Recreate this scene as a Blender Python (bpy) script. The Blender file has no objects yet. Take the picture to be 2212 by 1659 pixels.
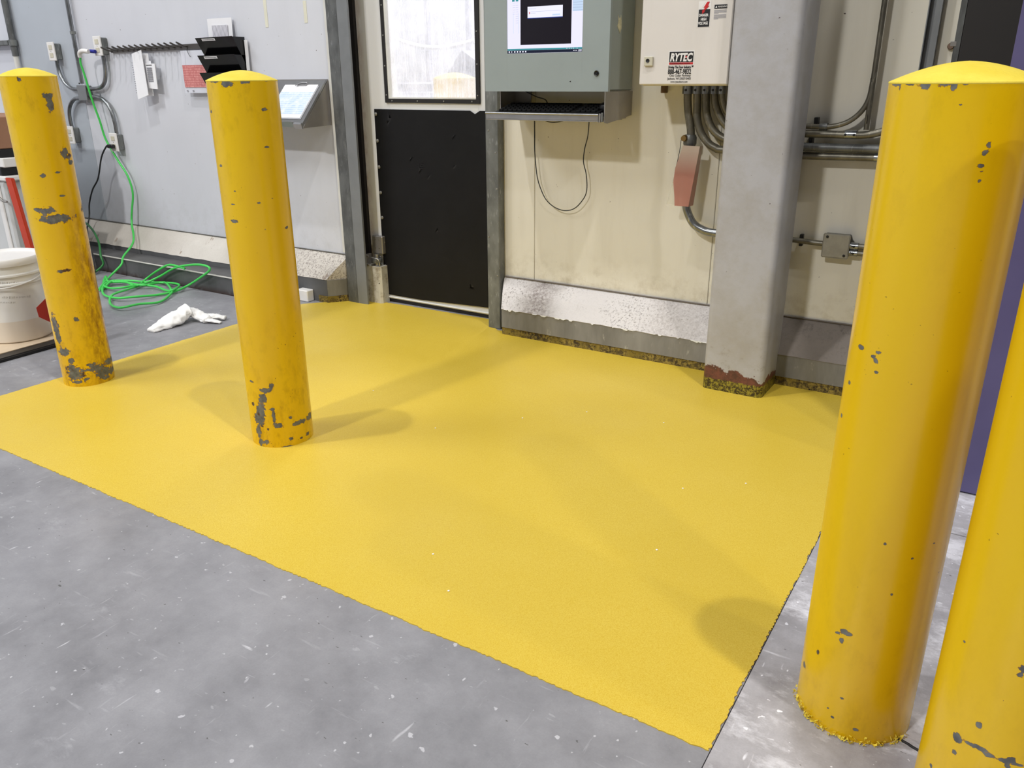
import bpy, bmesh, math, random
import numpy as np
from mathutils import Vector, Matrix, noise as mnoise
random.seed(7)
R = math.radians
scene = bpy.context.scene
COL = scene.collection

# ------------------------------------------------------------------ camera
cam_d = bpy.data.cameras.new('camera'); cam = bpy.data.objects.new('camera', cam_d); COL.objects.link(cam)
EYE = Vector((0.0, 0.0, 1.07))
pitch, roll, yaw = 0.362894725, -0.005923, -0.564043735
fw = Vector((math.sin(yaw)*math.cos(pitch), math.cos(yaw)*math.cos(pitch), -math.sin(pitch)))
ri0 = Vector((math.cos(yaw), -math.sin(yaw), 0)); up0 = ri0.cross(fw)
ri = ri0*math.cos(roll) + up0*math.sin(roll); up = up0*math.cos(roll) - ri0*math.sin(roll)
m = Matrix((ri, up, -fw)).transposed().to_4x4(); m.translation = EYE
cam.matrix_world = m
cam_d.sensor_fit = 'HORIZONTAL'; cam_d.sensor_width = 36.0
cam_d.lens = 1732.69/2212*36.0; cam_d.clip_start = 0.02; cam_d.clip_end = 200
scene.camera = cam

# ------------------------------------------------------------------ light
w = bpy.data.worlds.new('world'); scene.world = w; w.use_nodes = True
w.node_tree.nodes['Background'].inputs[0].default_value = (0.90, 0.95, 1.0, 1)
w.node_tree.nodes['Background'].inputs[1].default_value = 0.10
def lamp(name, loc, power, size, col=(1, 0.985, 0.955), target=None):
    d = bpy.data.lights.new(name, 'AREA'); d.shape = 'DISK'; d.size = size; d.energy = power; d.color = col
    o = bpy.data.objects.new(name, d); COL.objects.link(o); o.location = loc
    t = Vector(target) if target else Vector((loc[0], loc[1], 0))
    o.rotation_euler = (t - Vector(loc)).to_track_quat('-Z', 'Y').to_euler()
    return o
lamp('high_bay_or_fill_lamp', (-3.15, 0.0, 8), 205, 0.20)
lamp('high_bay_or_fill_lamp', (1.35, 0.6, 8), 205, 0.20, (1, 0.97, 0.91))
lamp('high_bay_or_fill_lamp', (6.4, -3.0, 8), 260, 0.45)
lamp('high_bay_or_fill_lamp', (8.2, 0.0, 8), 230, 0.4, (1, 0.97, 0.92))
lamp('high_bay_or_fill_lamp', (-8.5, -3.5, 8), 600, 4.0, (0.95, 0.98, 1))  # wide soft fill lamp, added to brighten the left wall
lamp('high_bay_or_fill_lamp', (-3.2, -8.0, 8), 1000, 0.9)
lamp('high_bay_or_fill_lamp', (-3.0, 5.3, 3.7), 225, 1.2, (1, 1, 1))      # the bright room beyond the door
scene.view_settings.view_transform = 'Standard'; scene.view_settings.look = 'None'
scene.view_settings.exposure = -0.07; scene.view_settings.gamma = 1.0; scene.view_settings.use_curve_mapping = False

# ------------------------------------------------------------------ materials
def L(r, g, b):
    f = lambda c: (c/255/12.92) if c/255 <= 0.04045 else ((c/255+0.055)/1.055)**2.4
    return (f(r), f(g), f(b), 1)
class NT:
    def __init__(s, name):
        s.m = bpy.data.materials.new(name); s.m.use_nodes = True; s.t = s.m.node_tree
        s.p = s.t.nodes['Principled BSDF']; s.tc = s.t.nodes.new('ShaderNodeTexCoord')
    def n(s, typ, **kw):
        x = s.t.nodes.new(typ)
        for k, v in kw.items(): setattr(x, k, v)
        return x
    def lk(s, a, b): s.t.links.new(a, b)
    def noise(s, scale, detail=4, rough=0.6, stretch=None, coord='Object', dist=0.0):
        x = s.n('ShaderNodeTexNoise'); x.inputs['Scale'].default_value = scale
        x.inputs['Detail'].default_value = detail; x.inputs['Roughness'].default_value = rough
        x.inputs['Distortion'].default_value = dist
        if stretch:
            mp = s.n('ShaderNodeMapping'); mp.inputs['Scale'].default_value = stretch[:3]
            if len(stretch) > 3: mp.inputs['Rotation'].default_value = (0, 0, stretch[3])
            s.lk(s.tc.outputs[coord], mp.inputs[0]); s.lk(mp.outputs[0], x.inputs['Vector'])
        else: s.lk(s.tc.outputs[coord], x.inputs['Vector'])
        return x.outputs['Fac']
    def ramp(s, src, a, b, lo=0.0, hi=1.0):
        x = s.n('ShaderNodeMapRange'); s.lk(src, x.inputs[0])
        x.inputs[1].default_value = a; x.inputs[2].default_value = b
        x.inputs[3].default_value = lo; x.inputs[4].default_value = hi
        return x.outputs[0]
    def math(s, op, a, b=None):
        x = s.n('ShaderNodeMath', operation=op)
        for i, v in enumerate((a, b)):
            if v is None: continue
            if hasattr(v, 'links'): s.lk(v, x.inputs[i])
            else: x.inputs[i].default_value = v
        return x.outputs[0]
    def mix(s, fac, a, b):
        x = s.n('ShaderNodeMix', data_type='RGBA')
        if hasattr(fac, 'links'): s.lk(fac, x.inputs[0])
        else: x.inputs[0].default_value = fac
        for i, v in ((6, a), (7, b)):
            if hasattr(v, 'links'): s.lk(v, x.inputs[i])
            else: x.inputs[i].default_value = v
        return x.outputs[2]
    def xyz(s, which):
        x = s.n('ShaderNodeSeparateXYZ'); s.lk(s.tc.outputs['Object'], x.inputs[0]); return x.outputs[which]
    def bump(s, src, strength=0.3, dist=0.002):
        x = s.n('ShaderNodeBump'); x.inputs['Strength'].default_value = strength; x.inputs['Distance'].default_value = dist
        s.lk(src, x.inputs['Height']); s.lk(x.outputs[0], s.p.inputs['Normal'])
    def col(s, c):
        if hasattr(c, 'links'): s.lk(c, s.p.inputs['Base Color'])
        else: s.p.inputs['Base Color'].default_value = c
def simple(name, c, rough=0.5, metal=0.0, var=0.12, scale=14, bump=0.0, spec=None):
    """plain paint / plastic / metal: a base colour with gentle procedural mottling"""
    k = NT(name); f = k.ramp(k.noise(scale, 5), 0.3, 0.7)
    d = tuple(x*(1-var) for x in c[:3]) + (1,)
    k.col(k.mix(f, d, c)); k.p.inputs['Roughness'].default_value = rough; k.p.inputs['Metallic'].default_value = metal
    if spec is not None: k.p.inputs['Specular IOR Level'].default_value = spec
    if bump: k.bump(k.noise(scale*12, 3), bump)
    return k.m
def galvanised(name, c, rough=0.42, metal=0.75):
    k = NT(name); a = k.ramp(k.noise(22, 3, 0.5, (1, 1, .5)), 0.35, 0.65); b = k.ramp(k.noise(90, 4, 0.7, (1, 1, .25)), 0.58, 0.72)
    c1 = tuple(x*0.62 for x in c[:3])+(1,); c2 = tuple(min(1, x*1.6) for x in c[:3])+(1,)
    k.col(k.mix(b, k.mix(a, c1, c), c2)); k.p.inputs['Roughness'].default_value = rough; k.p.inputs['Metallic'].default_value = metal
    return k.m
def wall_mat(name, c, stain, amt=0.5, rough=0.3, low=0.5, streak=0.5):
    """painted metal insulated panel: streaky grime, denser towards the foot, a few nicks"""
    k = NT(name)
    st = k.ramp(k.noise(5, 5, 0.65, (3, 3, .35)), 0.5, 0.8, 0, streak)
    z = k.xyz(2); foot = k.ramp(z, 0.24, low+0.24, 1, 0)
    gr = k.math('MULTIPLY', k.ramp(k.noise(16, 6, 0.7), 0.47, 0.72), foot)
    nick = k.ramp(k.noise(70, 2, 0.5), 0.775, 0.8)
    base = k.mix(k.ramp(k.noise(1.6, 3), 0.3, 0.7), c, tuple(x*0.93 for x in c[:3])+(1,))
    f = k.math('MINIMUM', k.math('ADD', k.math('MULTIPLY', st, amt), k.math('MULTIPLY', gr, amt*1.1)), 1.0)
    k.col(k.mix(nick, k.mix(f, base, stain), (0.07, 0.05, 0.04, 1)))
    k.p.inputs['Roughness'].default_value = rough
    k.bump(k.noise(3, 2, 0.5), 0.25, 0.004)
    return k.m
def yellow_paint(name, grime=0.5, speck=0.5, side=0.0):
    """glossy safety-yellow enamel, chipped to grey steel where the 'chip' attribute says so"""
    k = NT(name)
    at = k.n('ShaderNodeAttribute', attribute_name='chip'); ch = at.outputs['Fac']
    jag = k.math('MULTIPLY', k.math('SUBTRACT', k.noise(75, 4, 0.62), 0.5), 2.9)
    chip = k.ramp(k.math('ADD', ch, jag), 0.90, 0.95, 1, 0)
    rim = k.ramp(k.math('ADD', ch, jag), 0.98, 1.08, 1, 0)
    z = k.xyz(2)
    base = k.mix(k.ramp(k.noise(3.5, 3, 0.5, (1, 1, .4)), 0.35, 0.7), L(226, 186, 12), L(219, 174, 8))
    dirt = k.math('MULTIPLY', k.ramp(k.noise(26, 6, 0.72, (1, 1, .45)), 0.52, 0.78), k.ramp(k.noise(2.2, 2), 0.46, 0.66, 0, grime))
    low = k.math('MULTIPLY', k.ramp(k.noise(40, 5, 0.7, (1, 1, .5)), 0.5, 0.8), k.ramp(z, 0.0, 0.5, grime*0.9, 0))
    base = k.mix(k.math('MINIMUM', k.math('ADD', dirt, low), 1.0), base, L(120, 78, 12))
    if side:                                             # scuffed brown flank where loads have rubbed the pipe
        fl = k.ramp(k.math('ADD', k.math('MULTIPLY', k.xyz(0), .475), k.math('MULTIPLY', k.xyz(1), .88)), -0.005, 0.06, 0, side)
        fl = k.math('MULTIPLY', fl, k.math('MULTIPLY', k.ramp(z, .75, .45), k.ramp(k.noise(34, 6, .75, (1, 1, .4)), .40, .62)))
        base = k.mix(fl, base, L(140, 96, 18))
    spk = k.ramp(k.math('ADD', k.noise(150, 2, 0.5), k.ramp(k.noise(7, 2), 0.4, 0.75, -0.05, 0.055)), 0.762-0.03*speck, 0.775-0.03*speck)
    spk = k.math('MULTIPLY', spk, k.ramp(z, 1.0, 0.2, 0.25, 1.0))
    base = k.mix(spk, base, L(70, 42, 14))
    base = k.mix(rim, base, L(150, 100, 14))
    grey = k.mix(k.ramp(k.noise(60, 3), .35, .65), L(80, 81, 80), L(112, 113, 110))
    grey = k.mix(k.ramp(k.noise(13, 3), .60, .66), grey, L(74, 48, 22))
    k.col(k.mix(chip, base, grey))
    x = k.n('ShaderNodeMix', data_type='FLOAT'); k.lk(chip, x.inputs[0]); x.inputs[2].default_value = 0.24; x.inputs[3].default_value = 0.6
    k.lk(x.outputs[0], k.p.inputs['Roughness'])
    h = k.math('SUBTRACT', k.math('ADD', k.math('MULTIPLY', k.noise(30, 4), 0.35), k.math('MULTIPLY', k.noise(9, 2), 0.5)), k.math('MULTIPLY', chip, 0.7))
    k.bump(h, 0.3, 0.0018)
    return k.m

# ------------------------------------------------------------------ geometry helpers
def prop(o, label=None, cat=None, group=None, kind=None):
    if label: o['label'] = label
    if cat: o['category'] = cat
    if group: o['group'] = group
    if kind: o['kind'] = kind
    return o
def thing(name, loc, label, cat, group=None):
    o = bpy.data.objects.new(name, None); COL.objects.link(o); o.location = loc; o.empty_display_size = 0.05
    return prop(o, label, cat, group)
def struct(name, loc=(0, 0, 0)):
    o = bpy.data.objects.new(name, None); COL.objects.link(o); o.location = loc; o.empty_display_size = 0.05
    o['kind'] = 'structure'; return o
def link(name, me, mat, parent=None, smooth=False):
    o = bpy.data.objects.new(name, me); COL.objects.link(o)
    if mat: me.materials.append(mat)
    if smooth:
        me.polygons.foreach_set('use_smooth', [True]*len(me.polygons))
    if parent:
        o.parent = parent
        if parent.type == 'EMPTY': o.location = -parent.location
    return o
def mesh(name, vs, fs, mat, parent=None, smooth=False):
    me = bpy.data.meshes.new(name); me.from_pydata([tuple(v) for v in vs], [], fs); me.validate(); me.update()
    bm = bmesh.new(); bm.from_mesh(me); bmesh.ops.recalc_face_normals(bm, faces=bm.faces); bm.to_mesh(me); bm.free()
    return link(name, me, mat, parent, smooth)
def finish(name, bm, mat, parent=None, smooth=False):
    me = bpy.data.meshes.new(name); bmesh.ops.recalc_face_normals(bm, faces=bm.faces); bm.to_mesh(me); bm.free()
    return link(name, me, mat, parent, smooth)
def bm_box(bm, x0, x1, y0, y1, z0, z1, bev=0.0, seg=1):
    vs = [bm.verts.new((x, y, z)) for x in (x0, x1) for y in (y0, y1) for z in (z0, z1)]
    fs = [bm.faces.new([vs[i] for i in f]) for f in ((0,1,3,2),(4,6,7,5),(0,4,5,1),(2,3,7,6),(0,2,6,4),(1,5,7,3))]
    if bev:
        es = list({e for f in fs for e in f.edges}); bmesh.ops.bevel(bm, geom=es, offset=bev, segments=seg, affect='EDGES', profile=0.5)
def box(name, x0, x1, y0, y1, z0, z1, mat, parent=None, bev=0.0, seg=1):
    bm = bmesh.new(); bm_box(bm, x0, x1, y0, y1, z0, z1, bev, seg); return finish(name, bm, mat, parent)
def boxes(name, L_, mat, parent=None, bev=0.0):
    bm = bmesh.new()
    for b in L_: bm_box(bm, *b, bev)
    return finish(name, bm, mat, parent)
def prism(name, pts, axis, a0, a1, mat, parent=None, bev=0.0):
    """extrude a 2-D outline; axis x -> pts are (y,z); y -> (x,z); z -> (x,y)"""
    bm = bmesh.new(); f = {'x': lambda p, a: (a, p[0], p[1]), 'y': lambda p, a: (p[0], a, p[1]), 'z': lambda p, a: (p[0], p[1], a)}[axis]
    A = [bm.verts.new(f(p, a0)) for p in pts]; B = [bm.verts.new(f(p, a1)) for p in pts]; n = len(pts)
    bm.faces.new(A); bm.faces.new(B[::-1])
    for i in range(n): bm.faces.new((A[i], A[(i+1) % n], B[(i+1) % n], B[i]))
    bmesh.ops.recalc_face_normals(bm, faces=bm.faces)
    if bev: bmesh.ops.bevel(bm, geom=list(bm.edges), offset=bev, segments=2, affect='EDGES')
    return finish(name, bm, mat, parent)
def bm_lathe(bm, prof, c=(0, 0, 0), seg=32, axis='z'):
    rings = []
    for r, h in prof:
        if r < 1e-6:
            v = (c[0], c[1], c[2]+h) if axis == 'z' else (c[0], c[1]+h, c[2]); rings.append([bm.verts.new(v)]); continue
        ring = []
        for i in range(seg):
            a = 2*math.pi*i/seg
            v = (c[0]+r*math.cos(a), c[1]+r*math.sin(a), c[2]+h) if axis == 'z' else ((c[0]+r*math.cos(a), c[1]+h, c[2]+r*math.sin(a)) if axis == 'y' else (c[0]+h, c[1]+r*math.cos(a), c[2]+r*math.sin(a)))
            ring.append(bm.verts.new(v))
        rings.append(ring)
    for A, B in zip(rings, rings[1:]):
        if len(A) == 1 and len(B) == 1: continue
        for i in range(seg):
            j = (i+1) % seg
            if len(A) == 1: bm.faces.new((A[0], B[i], B[j]))
            elif len(B) == 1: bm.faces.new((A[i], A[j], B[0]))
            else: bm.faces.new((A[i], A[j], B[j], B[i]))
def lathe(name, prof, c, mat, parent=None, seg=32, axis='z', smooth=True):
    bm = bmesh.new(); bm_lathe(bm, prof, c, seg, axis); o = finish(name, bm, mat, parent, smooth); sharp(o); return o
def sharp(o, ang=35):
    me = o.data; bm = bmesh.new(); bm.from_mesh(me)
    for e in bm.edges:
        if len(e.link_faces) == 2 and e.calc_face_angle(0) > R(ang): e.smooth = False
    bm.to_mesh(me); bm.free()
def spline(pts, n=6):
    P = [Vector(p) for p in pts]; out = []
    for i in range(len(P)-1):
        p0, p1, p2, p3 = P[max(i-1, 0)], P[i], P[i+1], P[min(i+2, len(P)-1)]
        for k in range(n):
            t = k/n; out.append(0.5*((2*p1)+(-p0+p2)*t+(2*p0-5*p1+4*p2-p3)*t*t+(-p0+3*p1-3*p2+p3)*t**3))
    out.append(P[-1]); return out
def tube(name, pts, r, mat, parent=None, seg=10, n=6, smooth=True, rf=None):
    Q = spline(pts, n) if n > 1 else [Vector(p) for p in pts]
    vs, fs = [], []; nrm = None
    for i, p in enumerate(Q):
        t = (Q[min(i+1, len(Q)-1)]-Q[max(i-1, 0)]).normalized()
        if nrm is None: nrm = t.orthogonal().normalized()
        else:
            nrm = (nrm - t*nrm.dot(t)); nrm = nrm.normalized() if nrm.length > 1e-6 else t.orthogonal().normalized()
        b = t.cross(nrm); rr = rf(i/(len(Q)-1)) if rf else r
        for k in range(seg):
            a = 2*math.pi*k/seg; vs.append(p+nrm*(rr*math.cos(a))+b*(rr*math.sin(a)))
    for i in range(len(Q)-1):
        for k in range(seg):
            j = (k+1) % seg; fs.append((i*seg+k, i*seg+j, (i+1)*seg+j, (i+1)*seg+k))
    fs.append(tuple(range(seg))[::-1]); fs.append(tuple((len(Q)-1)*seg+k for k in range(seg)))
    o = mesh(name, vs, fs, mat, parent, smooth); sharp(o, 60); return o
def text(name, s, size, loc, mat, parent, depth=0.0003, squeeze=1.0, shear=0.0, align='LEFT', bold=0.0):
    """flat lettering facing -y"""
    cu = bpy.data.curves.new(name, 'FONT'); cu.body = s; cu.size = size; cu.extrude = depth; cu.shear = shear
    cu.align_x = align; cu.offset = bold; cu.resolution_u = 3
    t = bpy.data.objects.new('t', cu); COL.objects.link(t)
    dg = bpy.context.evaluated_depsgraph_get(); me = bpy.data.meshes.new_from_object(t.evaluated_get(dg)); me.name = name
    bpy.data.objects.remove(t)
    me.transform(Matrix.Translation(loc) @ Matrix.Rotation(math.pi/2, 4, 'X') @ Matrix.Diagonal((squeeze, 1, 1, 1)))
    return link(name, me, mat, parent)
# ================================================================== MATERIALS
def concrete(name, c, light, rough=0.42, streak=0.5):
    k = NT(name)
    a = k.ramp(k.noise(1.7, 6, 0.62), 0.32, 0.68); b = k.ramp(k.noise(7, 6, 0.7), 0.3, 0.75)
    d = tuple(x*0.70 for x in c[:3])+(1,)
    base = k.mix(a, d, c); base = k.mix(k.math('MULTIPLY', b, 0.5), base, light)
    s1 = k.ramp(k.noise(6, 3, 0.6, (14, 1.6, 1, 0.9)), 0.66, 0.78, 0, streak)
    s2 = k.ramp(k.noise(5, 3, 0.6, (1.3, 11, 1, -0.35)), 0.65, 0.78, 0, streak)
    base = k.mix(k.math('MAXIMUM', s1, s2), base, light)
    blot = k.ramp(k.noise(4.2, 7, 0.75, (1, 1.7, 1, .5)), 0.60 if streak < .8 else .50, 0.70 if streak < .8 else .62, 0, streak*0.85)
    base = k.mix(blot, base, light)
    for sc_, st_, th_ in ((1.0, (30, 4.0, 1, -0.95), .745), (1.0, (7, 46, 1, -0.5), .75), (1.0, (44, 9, 1, .6), .755)):
        base = k.mix(k.ramp(k.noise(sc_, 2, 0.5, st_), th_-.02, th_+.015, 0, .9), base, tuple(x*1.25 for x in light[:3])+(1,))
    base = k.mix(k.ramp(k.noise(22, 2, 0.5, (1, 2.4, 1, -.6)), 0.715, 0.73, 0, .8 if streak > .8 else .45), base, light)
    fl = k.ramp(k.noise(55, 2, 0.5), 0.70, 0.73); base = k.mix(fl, base, tuple(x*1.15 for x in light[:3])+(1,))
    dk = k.ramp(k.noise(9, 3, 0.55, (1, 2.2, 1, .7)), 0.755, 0.775); base = k.mix(dk, base, L(92, 92, 92))
    base = k.mix(k.ramp(k.noise(48, 2, 0.5, (1, 2.6, 1, .6)), 0.735, 0.75, 0, .85), base, L(70, 68, 66))
    base = k.mix(k.math('MULTIPLY', k.ramp(k.noise(240, 3, 0.6), 0.35, 0.65, .12, 0), 1.0), base, tuple(x*0.6 for x in c[:3])+(1,))
    k.col(base)
    k.lk(k.ramp(k.noise(5, 5), 0.3, 0.7, rough-0.07, rough+0.14), k.p.inputs['Roughness'])
    k.bump(k.noise(130, 5, 0.65), 0.12, 0.001)
    return k.m
def coat_mat():
    k = NT('yellow_floor_paint')
    base = k.mix(k.ramp(k.noise(1.4, 4, 0.6), 0.3, 0.7), L(213, 186, 66), L(222, 197, 84))
    base = k.mix(k.ramp(k.noise(620, 2, 0.6), 0.35, 0.6), tuple(x*0.90 for x in L(214, 178, 44)[:3])+(1,), base)
    base = k.mix(k.ramp(k.noise(26, 2, 0.5), 0.80, 0.815), base, L(120, 96, 26))
    k.col(base); k.lk(k.ramp(k.noise(3, 4), 0.3, 0.7, 0.36, 0.5), k.p.inputs['Roughness'])
    k.bump(k.noise(500, 3, 0.6), 0.22, 0.0006); return k.m
def speckled(name, c, dark, scale=60, lo=0.5, hi=0.62, rough=0.75, big=True):
    k = NT(name); f = k.ramp(k.noise(scale, 5, 0.75), lo, hi)
    if big: f = k.math('MULTIPLY', f, k.ramp(k.noise(4.0, 3), 0.42, 0.6, 0.12, 1.0))
    base = k.mix(k.ramp(k.noise(2.5, 5), .3, .7), tuple(x*.86 for x in c[:3])+(1,), c)
    base = k.mix(f, base, dark)
    if name.startswith('sprayed'):
        for cx_, am in ((-1.715, .75), (-1.12, .35), (-.98, .3)):
            dd = k.ramp(k.math('ABSOLUTE', k.math('ADD', k.math('ADD', k.xyz(0), -cx_), k.math('MULTIPLY', k.math('SUBTRACT', k.noise(12, 4), .5), .12))), .02, .11, am, 0)
            base = k.mix(k.math('MULTIPLY', dd, k.ramp(k.noise(90, 4, .75), .40, .60, .25, 1)), base, L(118, 104, 100))
    k.col(base); k.p.inputs['Roughness'].default_value = rough
    k.bump(k.noise(scale*1.6, 4, 0.7), 0.6, 0.003); return k.m
def kick_mat():                                   # raw concrete foot slopped with yellow paint
    k = NT('paint_slopped_concrete'); n1 = k.noise(75, 5, 0.75)
    base = k.mix(k.ramp(n1, 0.44, 0.6), L(66, 54, 34), L(158, 138, 66))
    base = k.mix(k.ramp(k.noise(9, 4), 0.45, 0.62), base, L(128, 110, 40)); k.col(k.mix(k.ramp(k.noise(120, 3), .6, .68), base, L(36, 30, 22)))
    k.p.inputs['Roughness'].default_value = 0.85; k.bump(n1, 0.9, 0.004); return k.m
M = {}
M['floor'] = concrete('grey_concrete', L(137, 137, 143), L(178, 178, 184), .42, .6)
M['floor_r'] = concrete('pale_scuffed_concrete', L(160, 157, 162), L(224, 224, 232), 0.34, 0.95)
M['coat'] = coat_mat()
M['wall_l'] = wall_mat('cool_white_panel', L(212, 214, 222), L(172, 172, 172), 0.3, 0.28, 0.3, 0.3)
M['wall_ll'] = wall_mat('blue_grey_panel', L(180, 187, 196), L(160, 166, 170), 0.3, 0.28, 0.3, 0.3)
M['wall_r'] = wall_mat('cream_panel', L(226, 222, 210), L(172, 160, 138), 0.55, 0.33, 0.16, 0.3)
M['trim_white'] = simple('white_flashing', L(224, 223, 218), 0.35)
M['galv'] = galvanised('worn_galvanised_steel', L(128, 131, 130), 0.48, 0.35)
M['galv_d'] = galvanised('dark_galvanised_steel', L(110, 112, 112), 0.45, 0.4)
M['conduit'] = galvanised('steel_conduit', L(150, 153, 156), 0.3, 0.85)
M['conduit_d'] = galvanised('dirty_steel_conduit', L(128, 124, 112), 0.42, 0.6)
M['jamb'] = simple('grey_jamb_paint', L(132, 135, 138), 0.4, 0.3)
M['gasket'] = simple('black_rubber_gasket', L(28, 24, 24), 0.6)
k = NT('white_door_skin')
f = k.math('MULTIPLY', k.ramp(k.xyz(0), -2.69, -2.735, 0, 1), k.ramp(k.noise(22, 5, 0.7, (1, 1, .35)), 0.35, 0.62))
b = k.mix(f, L(226, 226, 226), L(178, 160, 150)); b = k.mix(k.ramp(k.noise(38, 4, .7, (1, 1, .3)), .68, .74), b, L(150, 142, 134)); k.col(b); k.p.inputs['Roughness'].default_value = 0.32
M['door'] = k.m
M['rubber'] = simple('black_rubber_sheet', L(33, 32, 34), 0.5, 0, 0.35, 5)
M['stain'] = simple('brushed_stainless', L(178, 178, 180), 0.3, 0.8, 0.15, 20)
M['stain_d'] = simple('dull_stainless', L(156, 152, 148), 0.38, 0.55, 0.2, 9)
M['cover'] = wall_mat('dirty_white_hinge_cover', L(206, 203, 192), L(120, 104, 78), 0.9, 0.45, 0.01, 0.8)
k = NT('grimy_cream_render'); f = k.math('MULTIPLY', k.ramp(k.noise(110, 5, .75), .48, .62), k.ramp(k.xyz(0), -3.35, -3.15, .08, .9))
b = k.mix(k.ramp(k.noise(3, 5), .3, .7), L(188, 182, 174), L(208, 203, 196)); b = k.mix(k.ramp(k.noise(6, 4, .6, (2.5, 1, 1)), .66, .70), b, L(160, 146, 134))
k.col(k.mix(f, b, L(128, 118, 114))); k.p.inputs['Roughness'].default_value = .7; k.bump(k.noise(150, 4, .7), .4, .002); M['slope_l'] = k.m
M['slope_r'] = speckled('sprayed_white_render', L(222, 218, 218), L(120, 112, 110), 120, .52, .66)
k = NT('dirty_grey_curb_face'); b = k.mix(k.ramp(k.noise(5, 5, .65, (1.5, 1, .4)), .3, .7), L(104, 103, 101), L(142, 141, 140)); b = k.mix(k.ramp(k.noise(30, 5, .7, (1, 1, .3)), .62, .72), b, L(176, 174, 168)); k.col(b); k.p.inputs['Roughness'].default_value = .5
M['curb'] = k.m
M['curb_l'] = simple('dark_grey_curb_face', L(98, 99, 102), .5, 0, .3, 6)
M['kick'] = kick_mat()
M['white'] = simple('white_plastic', L(232, 230, 228), 0.35, 0, 0.05)
M['black'] = simple('black_plastic', L(18, 18, 20), 0.4, 0, 0.3)
M['cabgrey'] = simple('grey_green_enamel', L(150, 160, 160), 0.38, 0, 0.07, 5)
M['cabside'] = simple('grey_green_enamel_side', L(146, 154, 151), 0.38, 0, 0.1, 5)
M['cabwhite'] = wall_mat('off_white_enamel', L(222, 217, 212), L(176, 166, 152), 0.5, 0.36, 0.01, 0.35)
M['beige'] = simple('beige_plastic', L(205, 200, 180), 0.45)
M['paper'] = simple('white_paper', L(236, 236, 240), 0.7, 0, 0.03)
M['ink'] = simple('black_ink', L(20, 20, 22), 0.5)
M['ink_grey'] = simple('grey_print', L(140, 140, 148), 0.6)
M['red'] = simple('red_print', L(196, 30, 34), 0.45)
M['screw'] = simple('zinc_screw', L(176, 174, 168), 0.35, 0.7)
M['cordgreen'] = simple('green_cord_jacket', L(74, 206, 92), 0.35, 0, 0.08)
M['cordblack'] = simple('black_cord_jacket', L(40, 42, 44), 0.45)
M['cloth'] = simple('white_cotton_cloth', L(244, 244, 244), 0.85, 0, 0.04, 20, 0.2)
M['cap'] = None

# ================================================================== FLOOR
fl = struct('floor')
box('subfloor', -14, 10, -12, 12, -0.20, -0.06, M['floor'], fl)
g = 0.0009
box('concrete_slab', -14, -0.281-g, -12, 12, -0.06, 0, M['floor'], fl)
box('concrete_slab', -0.281+g, 10, -12, 2.062-.0025, -0.06, 0, M['floor_r'], fl)
tube('crack', [(-.10, 1.30, .0002), (-.02, 1.268, .0004), (.0, 1.262, 0), (.03, 1.252, .0005), (.2, 1.21, 0), (.5, 1.17, .0003)], .0028, M['gasket'], fl, 6)
box('concrete_slab', -0.281+g, 10, 2.062+.0025, 12, -0.06, 0, M['floor_r'], fl)

def ragged(a, b, n, amp, seed):
    rnd = random.Random(seed); out = []
    dx, dy = b[0]-a[0], b[1]-a[1]; ln = math.hypot(dx, dy)
    for i in range(n):
        t = i/n; q = mnoise.noise(Vector((t*ln*9, seed, 0)))*amp*0.8 + (rnd.random()-0.5)*amp
        if i == 0: q = 0
        out.append((a[0]+dx*t-dy/ln*q, a[1]+dy*t+dx/ln*q))
    return out
pts = []
corner = [((-3.031, 1.0665), (-0.2835, 1.0665), 520, 0.004), ((-0.2835, 1.0665), (-0.280, 2.93), 420, 0.0045), ((-0.280, 2.93), (-1.93, 2.93), 6, 0),
          ((-1.93, 2.93), (-1.99, 2.975), 2, 0), ((-1.99, 2.975), (-2.06, 3.058), 3, 0.002), ((-2.06, 3.058), (-2.68, 3.042), 60, 0.004), ((-2.68, 3.042), (-2.73, 3.03), 4, 0.002),
          ((-2.73, 3.03), (-2.86, 2.985), 4, 0.003), ((-2.86, 2.985), (-2.94, 2.9), 4, 0.002), ((-2.94, 2.9), (-3.035, 2.80), 6, 0.003), ((-3.035, 2.80), (-3.031, 1.0665), 160, 0.003)]
for i, (a, b, n, am) in enumerate(corner): pts += ragged(a, b, n, am, i+1)
bm = bmesh.new(); top = [bm.verts.new((x, y, 0.0022)) for x, y in pts]; bot = [bm.verts.new((x, y, 0.0)) for x, y in pts]
from mathutils.geometry import tessellate_polygon
for tri in tessellate_polygon([[Vector((x, y, 0)) for x, y in pts]]):
    try: bm.faces.new([top[i] for i in tri])
    except ValueError: pass
for i in range(len(pts)): bm.faces.new((top[i], bot[i], bot[(i+1) % len(pts)], top[(i+1) % len(pts)]))
for f in bm.faces:
    f.normal_update()
ctm = simple('yellow_paint_edge', L(206, 176, 60), .5, 0, .1)
me = bpy.data.meshes.new('floor_coating'); [f.normal_flip() for f in bm.faces if f.normal.z < -.5]; bm.to_mesh(me); bm.free(); fc = link('floor_coating', me, M['coat']); fc.data.materials.append(ctm)
for p in fc.data.polygons:
    if abs(p.normal.z) < .5: p.material_index = 1
prop(fc, 'fresh bright yellow rectangle of paint on the concrete floor inside the bollards', 'floor paint')

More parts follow.
